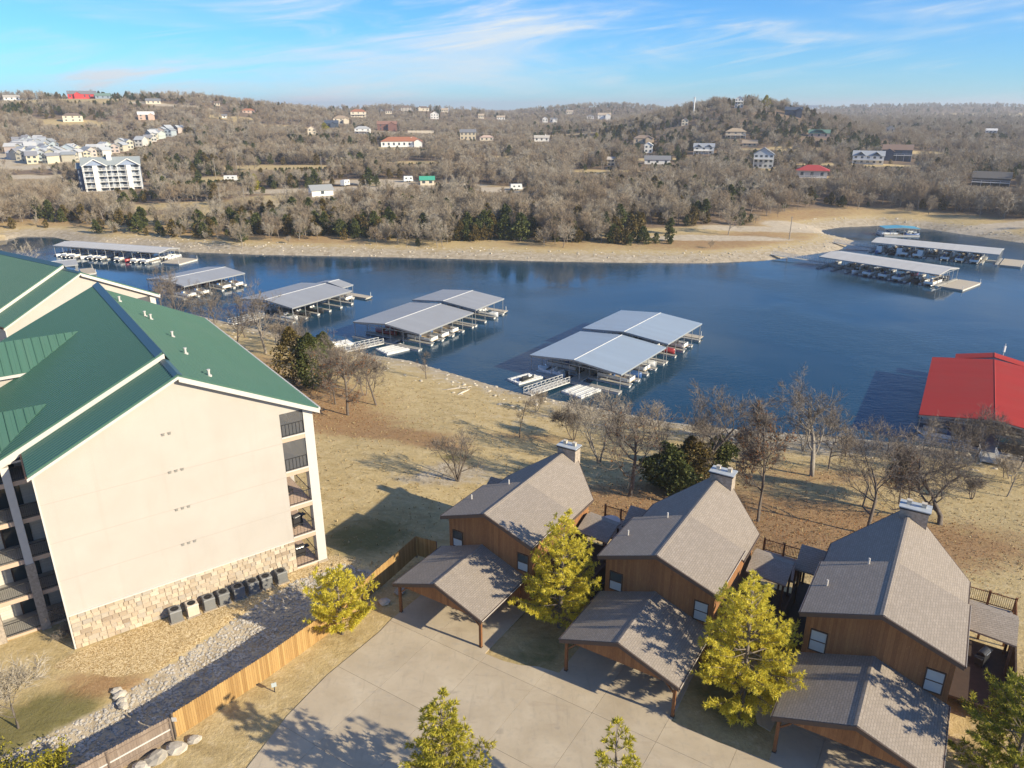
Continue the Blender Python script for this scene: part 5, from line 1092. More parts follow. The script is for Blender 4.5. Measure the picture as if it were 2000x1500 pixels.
# power line
pts = [(-330, 560), (-235, 600), (-120, 650), (0, 690), (110, 735), (178, 770)]
for k, (x, y) in enumerate(pts):
    z = H(x, y); hh = 11 if k < 5 else 15
    t = thing('utility_pole', 'thin wooden utility pole carrying wires across the far woods' if k < 5 else 'tall pale pole where the wires climb the evergreen hill', 'pole', (x, y, z), -math.atan2(x, y), 'utility poles')
    MB().tube([(0, 0, -.5), (0, 0, hh)], [.22, .14] if k < 5 else [.8, .7], 8).build('pole', 'bark_pale' if k < 5 else 'boat_white', t); MB().box(-1.3, 1.3, -.08, .08, hh-.7, hh-.5).build('crossarm', 'bark', t)
m = MB()
for (a, b) in zip(pts[:-1], pts[1:]):
    za = H(*a)+10.3; zb = H(*b)+(10.3 if b != pts[-1] else 14)
    P_ = [(a[0]+(b[0]-a[0])*f, a[1]+(b[1]-a[1])*f, za+(zb-za)*f-8*f*(1-f)*.6) for f in [k/8 for k in range(9)]]
    for o_ in (-1, 1): m.tube([(px+o_*.8, py-o_*.4, pz) for px, py, pz in P_], .05, 4)
tag(m.build('power_line', 'bark_pale'), 'pair of pale power wires strung across the far woods', 'power line')
for i, (x, y, hh, lab) in enumerate([(-123, 318, 9, 'bare pale utility pole standing in the brown field by the lodge'), (-112, 316, 9, 'bare pale utility pole standing in the brown field by the lodge'), (-165, 425, 11, 'tall pale utility pole beside the lodge road'), (-158, 440, 12, 'tall pale utility pole beside the lodge road'), (-102, 410, 12, 'leaning pale pole beside the gravel road above the garage'), (98, 262, 8, 'short pale post on the sandy point')]):
    t = thing('utility_pole', lab, 'pole', (x, y, H(x, y)), 0, 'pale poles'); MB().tube([(0, 0, -.5), (0, 0, hh)], [.2, .13], 7).build('pole', 'bark_pale', t); MB().box(-.5, .5, -.05, .05, hh-.5, hh-.38).build('crossarm', 'bark_pale', t)

# ---------------------------------------------------------------- trees
def rotv(d, ang, rng):
    a = d.orthogonal().normalized(); a.rotate(Matrix.Rotation(rng.uniform(0, 6.2832), 3, d)); q = d.copy(); q.rotate(Matrix.Rotation(ang, 3, a)); return q.normalized()
def bare_tree(seed, h, spread, r0, levels=4, nl=7, nb=5, nt=6, gnarl=.22, twig=.02, flat=False, stems=1, lean=0., first=.3, twl=.9):
    """returns (wood, twigs, tips): a trunk that forks into limbs, branches and fine twigs"""
    rng = random.Random(seed); wood = MB(); tw = MB(); tips = []
    def branch(p, d, L_, r, lv, up):
        n = 5 if lv < 2 else (4 if lv < 3 else 3); pts = [p.copy()]; rad = [r]; dirs = [d.copy()]; step = L_/n
        for k in range(n):
            d = (d+Vector((rng.gauss(0, gnarl*(.4 if lv == 0 else 1)), rng.gauss(0, gnarl*(.4 if lv == 0 else 1)), rng.gauss(0, gnarl*.7)+up))).normalized()
            p = p+d*step; pts.append(p.copy()); dirs.append(d.copy()); rad.append(r*(1-(k+1)/n*(.55 if lv == 0 else .75)))
        sides = (8, 6, 4, 3)[min(lv, 3)]
        wood.tube(pts, rad, sides, cap=False)
        if lv >= levels-1:
            for k in range(nt):
                f = rng.uniform(.25, 1.); i = min(int(f*n), n-1); q = pts[i].lerp(pts[i+1], f*n-i); dd = rotv(dirs[i+1], rng.uniform(.3, 1.0), rng); dd = (dd+Vector((0, 0, .18))).normalized()
                L2 = twl*rng.uniform(.5, 1.25); e = q+dd*L2+Vector((rng.gauss(0, .1), rng.gauss(0, .1), rng.gauss(0, .06)))*L2
                s = dd.orthogonal().normalized(); s.rotate(Matrix.Rotation(rng.uniform(0, 6.28), 3, dd)); s = s*twig
                tw.poly([q-s, q+s, e])
                if not flat:
                    for _ in range(3):
                        g = rng.uniform(.35, .9); q2 = q.lerp(e, g); d2 = rotv(dd, rng.uniform(.35, .8), rng); tw.poly([q2-s*.6, q2+s*.6, q2+d2*L2*rng.uniform(.3, .55)])
                tips.append((e, dd))
            return
        m = nl if lv == 0 else nb
        for k in range(m):
            f = (first+(1-first)*(k+rng.random())/m) if lv == 0 else rng.uniform(.28, 1.); i = min(int(f*n), n-1); q = pts[i].lerp(pts[i+1], f*n-i)
            ang = rng.uniform(.55, 1.15) if lv == 0 else rng.uniform(.4, .95)
            dd = rotv(dirs[i+1], ang, rng)
            if lv == 0: L2 = spread*rng.uniform(.75, 1.2)*(1.15-.45*f)
            else: L2 = L_*rng.uniform(.42, .68)
            rr = rad[i]*rng.uniform(.42, .62) if lv == 0 else rad[i]*rng.uniform(.5, .68)
            branch(q, dd, L2, max(rr, .012), lv+1, .10 if lv < 2 else .05)
        if lv > 0:      # the branch's own end carries twigs
            branch(pts[-1], dirs[-1], L_*.4, max(rad[-1], .012), levels-1, .06)
    for s in range(stems):
        d0 = Vector((rng.gauss(0, .08)+lean, rng.gauss(0, .08), 1)).normalized()
        if stems > 1: a = 6.283*s/stems+rng.random(); d0 = Vector((math.cos(a)*.32, math.sin(a)*.32, 1)).normalized()
        branch(Vector((rng.gauss(0, .12), rng.gauss(0, .12), -.3)) if stems > 1 else Vector((0, 0, -.3)), d0, h*.74*rng.uniform(.85, 1.05 if stems > 1 else 1.), r0, 0, .03)
    z = max(v[2] for v in tw.v); k = h/z
    for M_ in (wood, tw): M_.v = [(v[0]*k, v[1]*k, v[2]*k) for v in M_.v]
    tips = [(p*k, d) for p, d in tips]
    return wood, tw, tips
def leaf_tris(mb, p, n, size, rng, d=None, spread=1., wid=.5):
    for _ in range(n):
        q = Vector((rng.gauss(0, 1), rng.gauss(0, 1), rng.gauss(0, 1))).normalized()
        if d is not None: q = (q*spread+d).normalized()
        s = q.orthogonal().normalized(); s.rotate(Matrix.Rotation(rng.uniform(0, 6.28), 3, q)); L_ = size*rng.uniform(.6, 1.2); s = s*L_*wid*.5; m_ = p+q*L_*.45
        mb.poly([p, m_+s, p+q*L_, m_-s])
def tree(name, label, x, y, h, spread, r, seed, group=None, bark='bark_near', twm='twig_near', leaves=0, leafm='brown_leaf', **kw):
    t = thing(name, label, 'tree', (x, y, H(x, y)), 0, group)
    w, tw, tips = bare_tree(seed, h, spread, r, **kw)
    w.build('trunk', bark, t, True, False); tw.build('crown', twm, t, False, False)
    if leaves:
        rng = random.Random(seed+1); lm = MB()
        for k in range(leaves):
            p, d = rng.choice(tips)
            if p.z > h*.75 and rng.random() < .7: continue
            leaf_tris(lm, p-d*rng.uniform(0, .6), 3, .2, rng, None, 1, .7)
        lm.build('dead_leaves', leafm, t, False, False)
    return t
NT = [  # label, x, y, height, limb length, trunk radius, options
 ('bare tree with brown leaves at its foot near the green roof corner', -23.2,96,9.9,4.0,.22, dict(leaves=500)), ('bare leaning tree on dry grass near brown leaf drift', -20.4,102.8,8.3,3.4,.18, dict(lean=-.25)),
 ('small multi-stemmed bare tree on the lawn near the shadow', -5.9,72.5,7.0,2.2,.10, dict(stems=5, nl=4, nb=3, nt=4)), ('slender lone sapling on the tan bank', 1.0,91.5,6.3,1.2,.07, dict(nl=5, nb=3)),
 ('multi-stemmed pale bare tree right behind the first chimney', 10.9,82.7,9.0,3.3,.13, dict(stems=4, nl=5, nb=4, nt=5, bark='bark_pale', twm='twig_pale')), ('thick-trunked bare tree between the first two chimneys', 12.9,71.5,11.2,4.4,.28, dict(nl=8, leaves=160)),
 ('tall bare tree rising out of the evergreen thicket by the water', 22.7,79.0,11.4,4.9,.26, dict(nl=8, lean=.12)), ('big bare oak with heavy limbs against the water', 36.4,79.9,12.4,6.0,.36, dict(nl=9, gnarl=.3, bark='bark_pale')),
 ('thin crooked tree beside the big bare oak', 39.7,82.8,8.1,3.2,.14, dict(gnarl=.3)), ('slim tree with clinging russet leaves behind the middle chimney', 25.0,65.3,12.0,2.3,.14, dict(nl=10, leaves=900, gnarl=.15)),
 ('bare oak with long low side limbs left of the third chimney', 35.0,62.9,10.8,5.4,.24, dict(nl=8, gnarl=.32)), ('thin dark sapling with russet leaves, one of two side by side', 42.9,71.9,7.2,1.6,.09, dict(leaves=260)), ('thin dark sapling with russet leaves, one of two side by side', 44.1,72.1,7.8,1.6,.09, dict(leaves=260)),
 ('gnarled wide oak with contorted limbs behind the third chimney', 44.4,66.5,10.4,6.6,.38, dict(nl=11, gnarl=.40, first=.2)), ('tangled bare tree in front of the red dock', 61.6,88.1,7.2,3.9,.16, dict(gnarl=.35, nl=8)), ('tangled bare tree in front of the red dock', 58.2,87.6,6.2,3.0,.13, dict(gnarl=.35, nl=8)), ('tangled bare tree in front of the red dock', 66.2,86.4,6.0,3.4,.13, dict(gnarl=.35)), ('tangled bare tree in front of the red dock', 70.5,83.5,6.4,3.4,.13, dict(gnarl=.35)),
 ('bare shoreline tree before the half-hidden dock', -63.4,151.7,11.0,5.4,.2, {}), ('bare shoreline tree before the half-hidden dock', -54,143.3,10.5,4.6,.2, {}), ('tall wide-crowned shoreline tree reaching above the half-hidden dock roof', -45.5,129.8,13.9,6.0,.26, dict(nl=9, bark='bark_pale')), ('bare brushy tree crowding the bank behind the green roof', -42.3,126.9,9.5,3.7,.15, {}), ('bare brushy tree crowding the bank behind the green roof', -38.7,130.5,8.7,4.4,.15, {}), ('bare brushy tree crowding the bank behind the green roof', -31,117,8.4,4.0,.15, {}), ('bare brushy tree crowding the bank behind the green roof', -52,133,10.5,4.4,.17, {}), ('bare brushy tree crowding the bank behind the green roof', -60,140,10,4.4,.17, {}),
 ('bare brushy tree crowding the bank behind the green roof', -70,150,11,5,.18, {}), ('bare brushy tree crowding the bank behind the green roof', -76,160,11,5,.18, {}), ('bare brushy tree crowding the bank behind the green roof', -66,143,10,4.6,.17, {}), ('bare brushy tree crowding the bank behind the green roof', -82,168,11,5,.18, {}),
 ('slim bare tree on leaf litter near the cedars', -26.1,101,10.3,3.3,.15, dict(leaves=200)), ('spindly sapling alone on the bank near the jet ski floats', -14.8,119.5,5.0,1.2,.07, dict(nl=5)), ('low bare bush-like tree on the tan bank above the water', 8.4,91.9,6.0,2.7,.1, dict(stems=3, nl=4)), ('low bare brush spreading along the water edge', 20.3,90.2,4.2,2.7,.08, dict(stems=4, nl=4)),
 ('small bare ornamental tree in the planting bed by the balconies', -30.6,35.3,5.6,2.0,.09, dict(nl=6, twm='twig_pale')), ('white-barked bare tree poking above the far green ridge', -122,188,13,5.5,.2, dict(bark='bark_pale', twm='twig_pale')), ('bare shrub against the left balconies', -32.4,45.1,3.4,1.4,.05, dict(stems=4, nl=4)), ('bare shrub beside the stone corner of the apartment block', -31.6,43.4,1.8,.9,.03, dict(stems=4, nl=4)),
]
for i, (lab, x, y, h, sp, r, kw) in enumerate(NT):
    far_ = y > 110
    base = dict(levels=4, nl=7, nb=4 if far_ else 6, nt=6 if far_ else 7, twig=.02 if not far_ else .028, twl=.75)
    base.update(kw)
    if r < .09: base.update(nb=3, twl=.4, twig=.01)
    if not far_ and r > .12: h *= 1.1; sp *= 1.08
    tree('bare_tree', lab, x, y, h, sp, r, (100+i) if i != 13 else 777, 'bare trees on the near bank', **base)
rb_ = random.Random(91)
brush = [(-44,138),(-40,136),(-36,133),(-33,126),(-28,121),(-37,122),(-48,140),(-30,112),(-26,112),(-57,148),(-52,146),(-22,108),(4,104),(10,101),(14,99),(17,96),(21,95),(25,93),(28,96),(32,93),(35,94),(40,92),(44,90),(49,91),(53,88),(56,84),(62,83),(30,84),(48,78),(52,74),(57,76),(63,78)]
for i, (x, y) in enumerate(brush):
    x += rb_.uniform(-1.5, 1.5); y += rb_.uniform(-1.5, 1.5); h = rb_.uniform(3.2, 6.4)
    tree('brush_tree', 'scraggly bare brush in the thicket along the near shoreline' if x > -15 else 'scraggly bare brush on the bank between cedars and docks', x, y, h, h*.42, .05+h*.009, 900+i, 'bare brush along the near shore', bark='bark' if i % 3 else 'bark_pale', twm='twig_near' if i % 2 else 'twig', levels=3, stems=rb_.choice([1, 2, 3]), nl=7, nb=5, nt=7, twig=.02, twl=.7, gnarl=.28)
def pine(name, label, x, y, h, w, seed, leafm, nwh=15, per=6, up=.25, size=.28, tri=17, open_=.25, group=None, cone=.75):
    """young conifer: whorls of branches that carry tufts of needles"""
    t = thing(name, label, 'tree', (x, y, H(x, y)), 0, group); rng = random.Random(seed); wood = MB(); lf = MB()
    lean = Vector((rng.gauss(0, .02), rng.gauss(0, .02), 0)); wood.tube([(0, 0, -.2), (lean.x*h*.5, lean.y*h*.5, h*.5), (lean.x*h, lean.y*h, h)], [h*.017+.03, h*.010+.02, .015], 7)
    for k in range(nwh):
        f = .10+.88*k/(nwh-1); z = h*f
        prof = min(1., (1.04-f)/cone)**.8*(.72+.28*min(1, f/.25))
        for j in range(per if f < .9 else 3):
            a = 6.283*j/per+k*1.1+rng.uniform(-.35, .35); L_ = w*prof*rng.choice([1, 1, 1.12, .8, .62])*rng.uniform(.8, 1.15)
            if rng.random() < open_*.5: continue
            if L_ < .15: L_ = .15
            zz = z+rng.uniform(-.5, .5)*h/nwh; d = Vector((math.cos(a), math.sin(a), up+f*.5+rng.gauss(0, .12))).normalized(); p0 = Vector((lean.x*zz, lean.y*zz, zz))
            mid = p0+d*L_*.5+Vector((0, 0, -.06*L_)); end = p0+d*L_+Vector((0, 0, .1*L_))
            wood.tube([p0, mid, end], [.012+.012*L_, .01+.006*L_, .006], 4, cap=False)
            nb_ = max(2, int(L_*6.5))
            for q in range(nb_):
                g = .28+.72*(q+rng.random())/nb_; b = (p0.lerp(mid, g*2) if g < .5 else mid.lerp(end, g*2-1))
                sd_ = rng.choice([-1, 1]); bd = (d+Vector((-d.y, d.x, .15))*sd_*rng.uniform(.5, 1.3)).normalized(); bl_ = L_*rng.uniform(.16, .40)*(1.2-g*.6); be = b+bd*bl_
                wood.tube([b, be], [.008, .004], 3, cap=False)
                for m_ in range(max(1, int(bl_/.20))):
                    c = b.lerp(be, (m_+1)/max(1, int(bl_/.20))); leaf_tris(lf, c, tri, size, rng, bd, 1.0, .17)
            leaf_tris(lf, end, tri, size, rng, d, .8, .2)
    leaf_tris(lf, Vector((lean.x*h, lean.y*h, h)), tri, size, rng, Vector((0, 0, 1)), .7, .34)
    wood.build('trunk', 'bark', t, True, False); lf.build('crown', leafm, t, False, False)
    return t
pine('young_pine', 'bright yellow-green pine between the first and middle carports', 3.5,45.0,9.4,2.75, 1, 'pine_leaf', 17, 7, open_=.25, tri=17, group='yellow-green conifers')
pine('young_pine', 'bright yellow-green pine between the middle and third carports', 14.9,37.5,9.7,3.2, 12, 'pine_leaf', 16, 7, open_=.3, tri=17, up=.1, group='yellow-green conifers')
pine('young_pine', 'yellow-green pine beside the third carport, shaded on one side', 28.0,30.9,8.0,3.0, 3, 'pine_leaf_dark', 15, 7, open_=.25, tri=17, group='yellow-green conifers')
pine('young_pine', 'conical young conifer at the near edge of the driveway', -3.6,29.2,8.3,2.5, 4, 'fir_leaf', 18, 7, up=.35, size=.28, open_=.3, group='yellow-green conifers', cone=.95)
pine('young_pine', 'sparse thin young conifer at the near edge of the driveway', 5.3,27.9,8.0,2.1, 5, 'fir_leaf', 12, 5, up=.45, size=.28, open_=.5, group='yellow-green conifers', cone=.95)
pine('young_pine', 'low spreading yellow tree growing against the plank fence', -12.4,44.0,5.6,2.5, 6, 'pine_leaf', 11, 7, up=.45, open_=.25, tri=17, group='yellow-green conifers')
def shrub(label, x, y, r, h, seed, leafm, n=420, size=.16):
    t = thing('shrub', label, 'shrub', (x, y, H(x, y)), 0, 'yellow shrubs'); rng = random.Random(seed); lf = MB(); wd = MB()
    for k in range(14):
        a = rng.uniform(0, 6.28); d = Vector((math.cos(a)*r*rng.uniform(.3, 1), math.sin(a)*r*rng.uniform(.3, 1), h*rng.uniform(.5, 1))); wd.tube([(0, 0, -.1), tuple(d*.5+Vector((0, 0, .1))), tuple(d)], [.025, .015, .006], 4, cap=False)
        for q in range(n//14): leaf_tris(lf, d*rng.uniform(.35, 1.05)+Vector((rng.gauss(0, .16), rng.gauss(0, .16), rng.gauss(0, .12)))*r, 3, size, rng, None, 1, .6)
    wd.build('stems', 'bark', t, True, False); lf.build('foliage', leafm, t, False, False)
for i, (x, y, r, h, lab) in enumerate([(-27.6,31.2,1.7,1.8,'yellow-green shrub at the end of the stone swale'),(-25.9,30.9,1.5,1.6,'yellow-green shrub at the end of the stone swale'),(-29.8,31.6,1.6,1.3,'yellow-green shrub at the end of the stone swale'),(-26.7,32.4,1.1,1.0,'yellow-green shrub at the end of the stone swale')]): shrub(lab, x, y, r, h, 60+i, 'yellow_shrub')
def cedar_mesh(seed, h, w, n, size, leafm, shape=1., tri=5, trunk=True):
    rng = random.Random(seed); lf = MB()
    lobes = [(rng.uniform(0, 6.28), rng.uniform(.1, .85), rng.uniform(.75, 1.2)) for _ in range(12)]
    for k in range(n):
        f = rng.random()**.8; z = h*(.06+.94*f); a = rng.uniform(0, 6.28)
        pr_ = w*((1-f)**.6*shape+(1-shape)*math.sin(math.pi*min(1, f*.85+.15)))*(.55+.45*min(1, f/.18))
        k_ = 1.+.55*sum(math.exp(-((f-lf_)/.12)**2)*math.cos(a-la)*ls for la, lf_, ls in lobes)*.6
        rad = pr_*k_*math.sqrt(rng.uniform(.2, 1.))*rng.choice([1, 1, 1, .8, 1.2]); p = Vector((math.cos(a)*rad, math.sin(a)*rad, z)); leaf_tris(lf, p, tri, size, rng, Vector((math.cos(a)*.7, math.sin(a)*.7, .5)), 1., .6)
    wd = MB(); wd.tube([(0, 0, -.3), (0, 0, h*.9)], [.05*w+.04, .02], 6)
    return lf, wd
for i, (x, y, h, w, m_, lab) in enumerate([(-34.6,109.8,9.3,3.2,'cedar_rust','olive cedar, taller of a pair among bare trees on the bank'),(-31.2,108.1,9.0,3.0,'cedar_leaf','dark green cedar, darker of a pair among bare trees on the bank'),(-35,130.9,5,2,'cedar_leaf','small cedar at the water edge by the bare trees'),(17.1,75.2,5.4,2.5,'cedar_leaf','bushy dark cedar in the thicket between the first two chimneys'),(20.5,76.4,5.8,2.8,'cedar_rust','olive bushy cedar in the thicket between the first two chimneys'),(25.0,80.5,4.8,2.4,'cedar_leaf','bushy cedar at the right edge of the thicket'),(18.6,73.0,3.6,2.4,'cedar_leaf','low cedar bush at the foot of the thicket')]):
    t = thing('cedar_tree', lab, 'tree', (x, y, H(x, y)), 0, 'cedars on the near bank'); lf, wd = cedar_mesh(300+i, h, w, 1500, .34, m_, .55); lf.build('crown', m_, t, False, False); wd.build('trunk', 'bark', t, True, False)

# ---- dry grass tufts and fallen leaves on the near bank
def ground_cover(name, label, cat, n, fn, mat, k, size, wid, up, seed):
    rng = random.Random(seed); g = np.random.default_rng(seed); X, Y = fn(g, n); Z, dn, df, ins = height(X, Y, True); ok = (~ins) & (dn < df) & (dn > 1.5) & (Y > 30); ok &= ~inside(X, Y, DRIVE)
    ox, oy = X+24.4, Y-43; ok &= ~((X*.807+Y*.59+30.9*.807-42.4*.59 > -6) & (X*.807+Y*.59+30.9*.807-42.4*.59 < 19) & (-(X+30.9)*.59+(Y-42.4)*.807 > -.5) & (-(X+30.9)*.59+(Y-42.4)*.807 < 82))
    mb = MB()
    for x, y, z in zip(X[ok], Y[ok], Z[ok]): leaf_tris(mb, Vector((x, y, z-.01)), k, size*rng.uniform(.5, 1.2), rng, Vector((0, 0, up)), 1., wid)
    tag(setting(mb.build(name, mat, None, False, False), 'stuff'), label, cat)
ground_cover('grass_tufts', 'dry tan grass tufts over the near bank and lawn', 'grass', 11000, lambda g, n: (lambda Y: (g.uniform(-.62, .78, n)*(Y+6), Y))(50+68*g.random(n)**.8), 'grass_blade', 4, .26, .35, .55, 9)
LZ = [(22,66,13,9,1.), (34,62,9,8,.8), (13,68,7,7,.9), (-24,94,10,7,.8), (-31,106,12,9,.8), (46,64,12,6,.7), (38,80,16,5,.4), (26,60,10,5,.8)]
def leaf_spots(g, n):
    w = np.array([z[2]*z[3]*z[4] for z in LZ]); c = g.choice(len(LZ), n, p=w/w.sum()); a = np.array(LZ)[c]; return a[:, 0]+g.normal(0, .75, n)*a[:, 2], a[:, 1]+g.normal(0, .75, n)*a[:, 3]
ground_cover('fallen_leaves', 'orange-brown fallen leaves under the trees behind the cabins', 'leaves', 26000, leaf_spots, 'brown_leaf', 1, .16, .7, .25, 10)
for i, (x, y, L_, a, lab) in enumerate([(-9.2,114.0,5.5,.35,'long pale driftwood log on the bank above the gangway'),(-7.8,112.2,3.2,.9,'short forked driftwood branch beside the long log'),(13.5,98.5,4.2,-.3,'pale driftwood log near the water below the first chimney'),(31,97,5.0,-.15,'pale fallen trunk along the waterline behind the thicket')]):
    t = thing('driftwood_log', lab, 'log', (x, y, H(x, y)), a); rr_ = random.Random(i); m = MB(); m.tube([(-L_/2, 0, .12), (-L_*.1, .15, .16), (L_*.25, .05, .2), (L_/2, .25, .14)], [.17, .15, .11, .05], 7); m.build('trunk', 'boulder', t, True)
    for q in (.1, .3): MB().tube([(L_*q, .1, .18), (L_*q+.5, .1+.5*(1 if i % 2 else -1), .45)], [.06, .02], 5).build('broken_branch', 'boulder', t, True)
t = thing('yard_marker', 'small pale blue marker on a post in the lawn by the plank fence', 'sign', (-15.6, 38.3, 0), .4); MB().box(-.03, .03, -.03, .03, -.1, .75).build('post', 'dark_metal', t); MB().box(-.16, .16, -.05, -.031, .45, .78).build('plate', 'pale_blue', t)
# ---- the woods across the lake: the largest trees one by one, the rest as one mass
def joined(name, w, wm_, l, lm_):
    m = MB(); m.v = list(w.v)+list(l.v); k = len(w.v); m.f = list(w.f)+[tuple(i+k for i in f) for f in l.f]; m.mi = [0]*len(w.f)+[1]*len(l.f)
    return m.mesh(name, [wm_, lm_], False, False)
BARE = []; CED = []
for k in range(7):
    w, tw, tips = bare_tree(500+k, 11., 4.6, .19, levels=3, nl=11, nb=6, nt=15, twig=.034, flat=False, twl=1.35, gnarl=.2, first=.28)
    BARE.append(joined('far_bare_tree', w, 'bark_pale' if k % 3 == 0 else 'bark', tw, ('twig', 'twig_pale', 'twig_red', 'twig')[k % 4]))
for k in range(5):
    lf, wd = cedar_mesh(600+k, 8., 2.3+.3*(k % 3), 330, .75, 'cedar_leaf', .8 if k % 2 else .55, 4); CED.append(joined('far_cedar', wd, 'bark', lf, ('cedar_leaf', 'cedar_rust', 'cedar_leaf', 'cedar_leaf', 'cedar_rust')[k]))
def woods():
    rng = np.random.default_rng(21); pts = []
    for (y0, y1, sp) in ((236, 420, 4.0), (420, 700, 5.3), (700, 1150, 7.6), (1150, 1900, 14), (1900, 3200, 24)):
        n = int((y1-y0)*(y0+y1)*.5*1.62/(sp*sp)); Y = rng.uniform(y0, y1, n); X = rng.uniform(-.81, .81, n)*(Y+25); pts.append(np.stack([X, Y, np.full(n, sp)], 1))
    n = 330; Xb = rng.uniform(-112, 76, n); db = rng.uniform(19, 44, n); Yb = np.interp(Xb, [-111.5, -85.6, -59.3, -33.5, -8.3, 16.3, 40.5, 61.4, 82], [250.7, 246, 243.3, 240.6, 237.1, 233.8, 232.1, 231.3, 236.3])+db; nb_ = n
    pts.append(np.stack([Xb, Yb, np.full(n, 4.)], 1))
    P_ = np.concatenate(pts); X, Y, SP = P_.T; belt = np.arange(len(X)) >= len(X)-nb_; Z, dn, df, ins = height(X, Y, True)
    ok = (~ins) & (df < dn) & (df > 9)
    ok &= ~((~belt) & (df < 30) & (X > -20) & (rng.random(len(X)) > np.clip((df-22)/12, .02, 1)))
    ok &= ~((df < 20) & (X <= -20) & (rng.random(len(X)) > .35))
    for x, y, sx, sy, k in CLEAR:
        ok &= ~(np.exp(-(((X-x)/sx)**2+((Y-y)/sy)**2)**2) > .35) | (rng.random(len(X)) < .04)
    for x, y, w, d in HOUSE_XY:
        r = math.hypot(x, y); ux, uy = x/r, y/r; al = (X-x)*ux+(Y-y)*uy; ac = np.abs(-(X-x)*uy+(Y-y)*ux)
        ok &= ~((al > -14-y*.022) & (al < d+3) & (ac < w+1.5))
    X, Y, Z, df, SP, belt = X[ok], Y[ok], Z[ok], df[ok], SP[ok], belt[ok]
    n1 = wob(X, Y, 22, 31)+.7*wob(X, Y, 70, 32); n1 = n1+.5*wob(X, Y, 9, 35); pc = np.clip(.17+n1*1.0, .02, .85)
    pc = np.where((df > 16) & (df < 46) & (X > -110) & (X < 75), np.clip(.55+wob(X, Y, 10, 33)*.5, .1, .95), pc)
    pc = np.where((np.abs(X-200) < 110) & (np.abs(Y-690) < 110), np.clip(pc+.28, 0, .8), pc)
    ced = (rng.random(len(X)) < pc) | (belt & (wob(X, Y, 14, 44) > -.22))
    S = rng.uniform(.42, 1.15, len(X))*(1+.22*wob(X, Y, 30, 51))*np.where(ced, rng.uniform(.55, 1.05, len(X)), 1.)*np.where(SP > 10, 1.15, 1)*np.clip(.55+df/45, .55, 1.)
    A_ = rng.uniform(0, 6.283, len(X)); K = np.where(ced, 7+rng.integers(0, 5, len(X)), rng.integers(0, 7, len(X)))
    hh = np.where(ced, 8.2, 11.4); keep = np.ones(len(X), bool)
    for x, y, w, d in HOUSE_XY:
        rh = math.hypot(x, y); ux, uy = x/rh, y/rh; al = X*ux+Y*uy; ac = np.abs(-X*uy+Y*ux); m_ = (ac < (w+1.)*al/rh+1.0) & (al < rh) & (al > rh-260)
        los = 36+(H(x, y)+1.2-36)*(al/rh); lim = (los-Z)/hh
        S = np.where(m_, np.minimum(S, lim), S)
    for x, y, w, d, k in CLEAR[:35]:
        rh = math.hypot(x, y); ux, uy = x/rh, y/rh; al = X*ux+Y*uy; ac = np.abs(-X*uy+Y*ux); m_ = (ac < w*.6*al/rh) & (al < rh) & (al > rh-100) & (wob(X, Y, 10, 61) > -.2)
        S = np.where(m_, np.minimum(S, (36+(H(x, y)-36)*(al/rh)-Z)/hh), S)
    keep = S > .22
    X, Y, Z, df, SP, S, ced, A_, K, hh = (q[keep] for q in (X, Y, Z, df, SP, S, ced, A_, K, hh))
    big = S*np.where(ced, 8, 11)/Y; own = np.zeros(len(X), bool)
    for c, cnt in ((False, 290), (True, 290)):
        i = np.where(ced == c)[0]; own[i[np.argsort(-big[i])[:cnt]]] = True
    MK = [(-201, 384, 'around the five-storey white lodge'), (-88, 352, 'around the white garage'), (-43, 372, 'around the green-roofed workshop'), (60, 275, 'behind the sandy point'), (150, 318, 'behind the turquoise-roofed dock'), (-130, 268, 'above the long white dock'), (-70, 262, 'on the far bank across from the grey docks'), (0, 256, 'on the far bank across from the blue-grey dock'), (100, 300, 'where the dirt tracks leave the sandy point'), (190, 285, 'along the right-hand cove'), (-180, 300, 'at the narrow end of the lake'), (40, 320, 'well above the sandy point')]
    def spot(x, y): return min(MK, key=lambda q: (q[0]-x)**2+(q[1]-y)**2)[2]
    for i in np.where(own)[0]:
        if ced[i]: o = link('cedar_tree', CED[K[i]-7], None, (X[i], Y[i], Z[i]-.2), A_[i], float(S[i])); tag(o, '%s cedar in the woods %s' % ('rust-tinted' if K[i] in (8, 11) else 'dark green', spot(X[i], Y[i])), 'tree', 'cedars across the lake')
        else: o = link('bare_tree', BARE[K[i]], None, (X[i], Y[i], Z[i]-.2), A_[i], float(S[i])); tag(o, 'bare %s tree in the woods %s' % (('grey-brown', 'pale grey', 'reddish-brown', 'grey-brown')[K[i] % 4], spot(X[i], Y[i])), 'tree', 'bare trees across the lake')
    j = np.where(~own)[0]
    me = bpy.data.meshes.new('distant_woods'); me.vertices.add(len(j)); me.vertices.foreach_set('co', np.stack([X[j], Y[j], Z[j]-.2], 1).ravel())
    for nm, ty, arr in (('kind_index', 'INT', K[j].astype(np.int32)), ('turn', 'FLOAT', A_[j].astype(np.float32)), ('size', 'FLOAT', S[j].astype(np.float32))):
        a = me.attributes.new(nm, ty, 'POINT'); a.data.foreach_set('value', arr)
    pc_ = bpy.data.collections.new('woods_kinds')
    for k, m_ in enumerate(BARE+CED):
        o = bpy.data.objects.new('woods_kind_%02d' % k, m_); pc_.objects.link(o)
    ob = setting(link('distant_woods', me), 'stuff'); tag(ob, 'mass of bare woods and cedars covering the far hills', 'woods')
    ng = bpy.data.node_groups.new('woods', 'GeometryNodeTree'); ng.interface.new_socket('Geometry', in_out='INPUT', socket_type='NodeSocketGeometry'); ng.interface.new_socket('Geometry', in_out='OUTPUT', socket_type='NodeSocketGeometry')
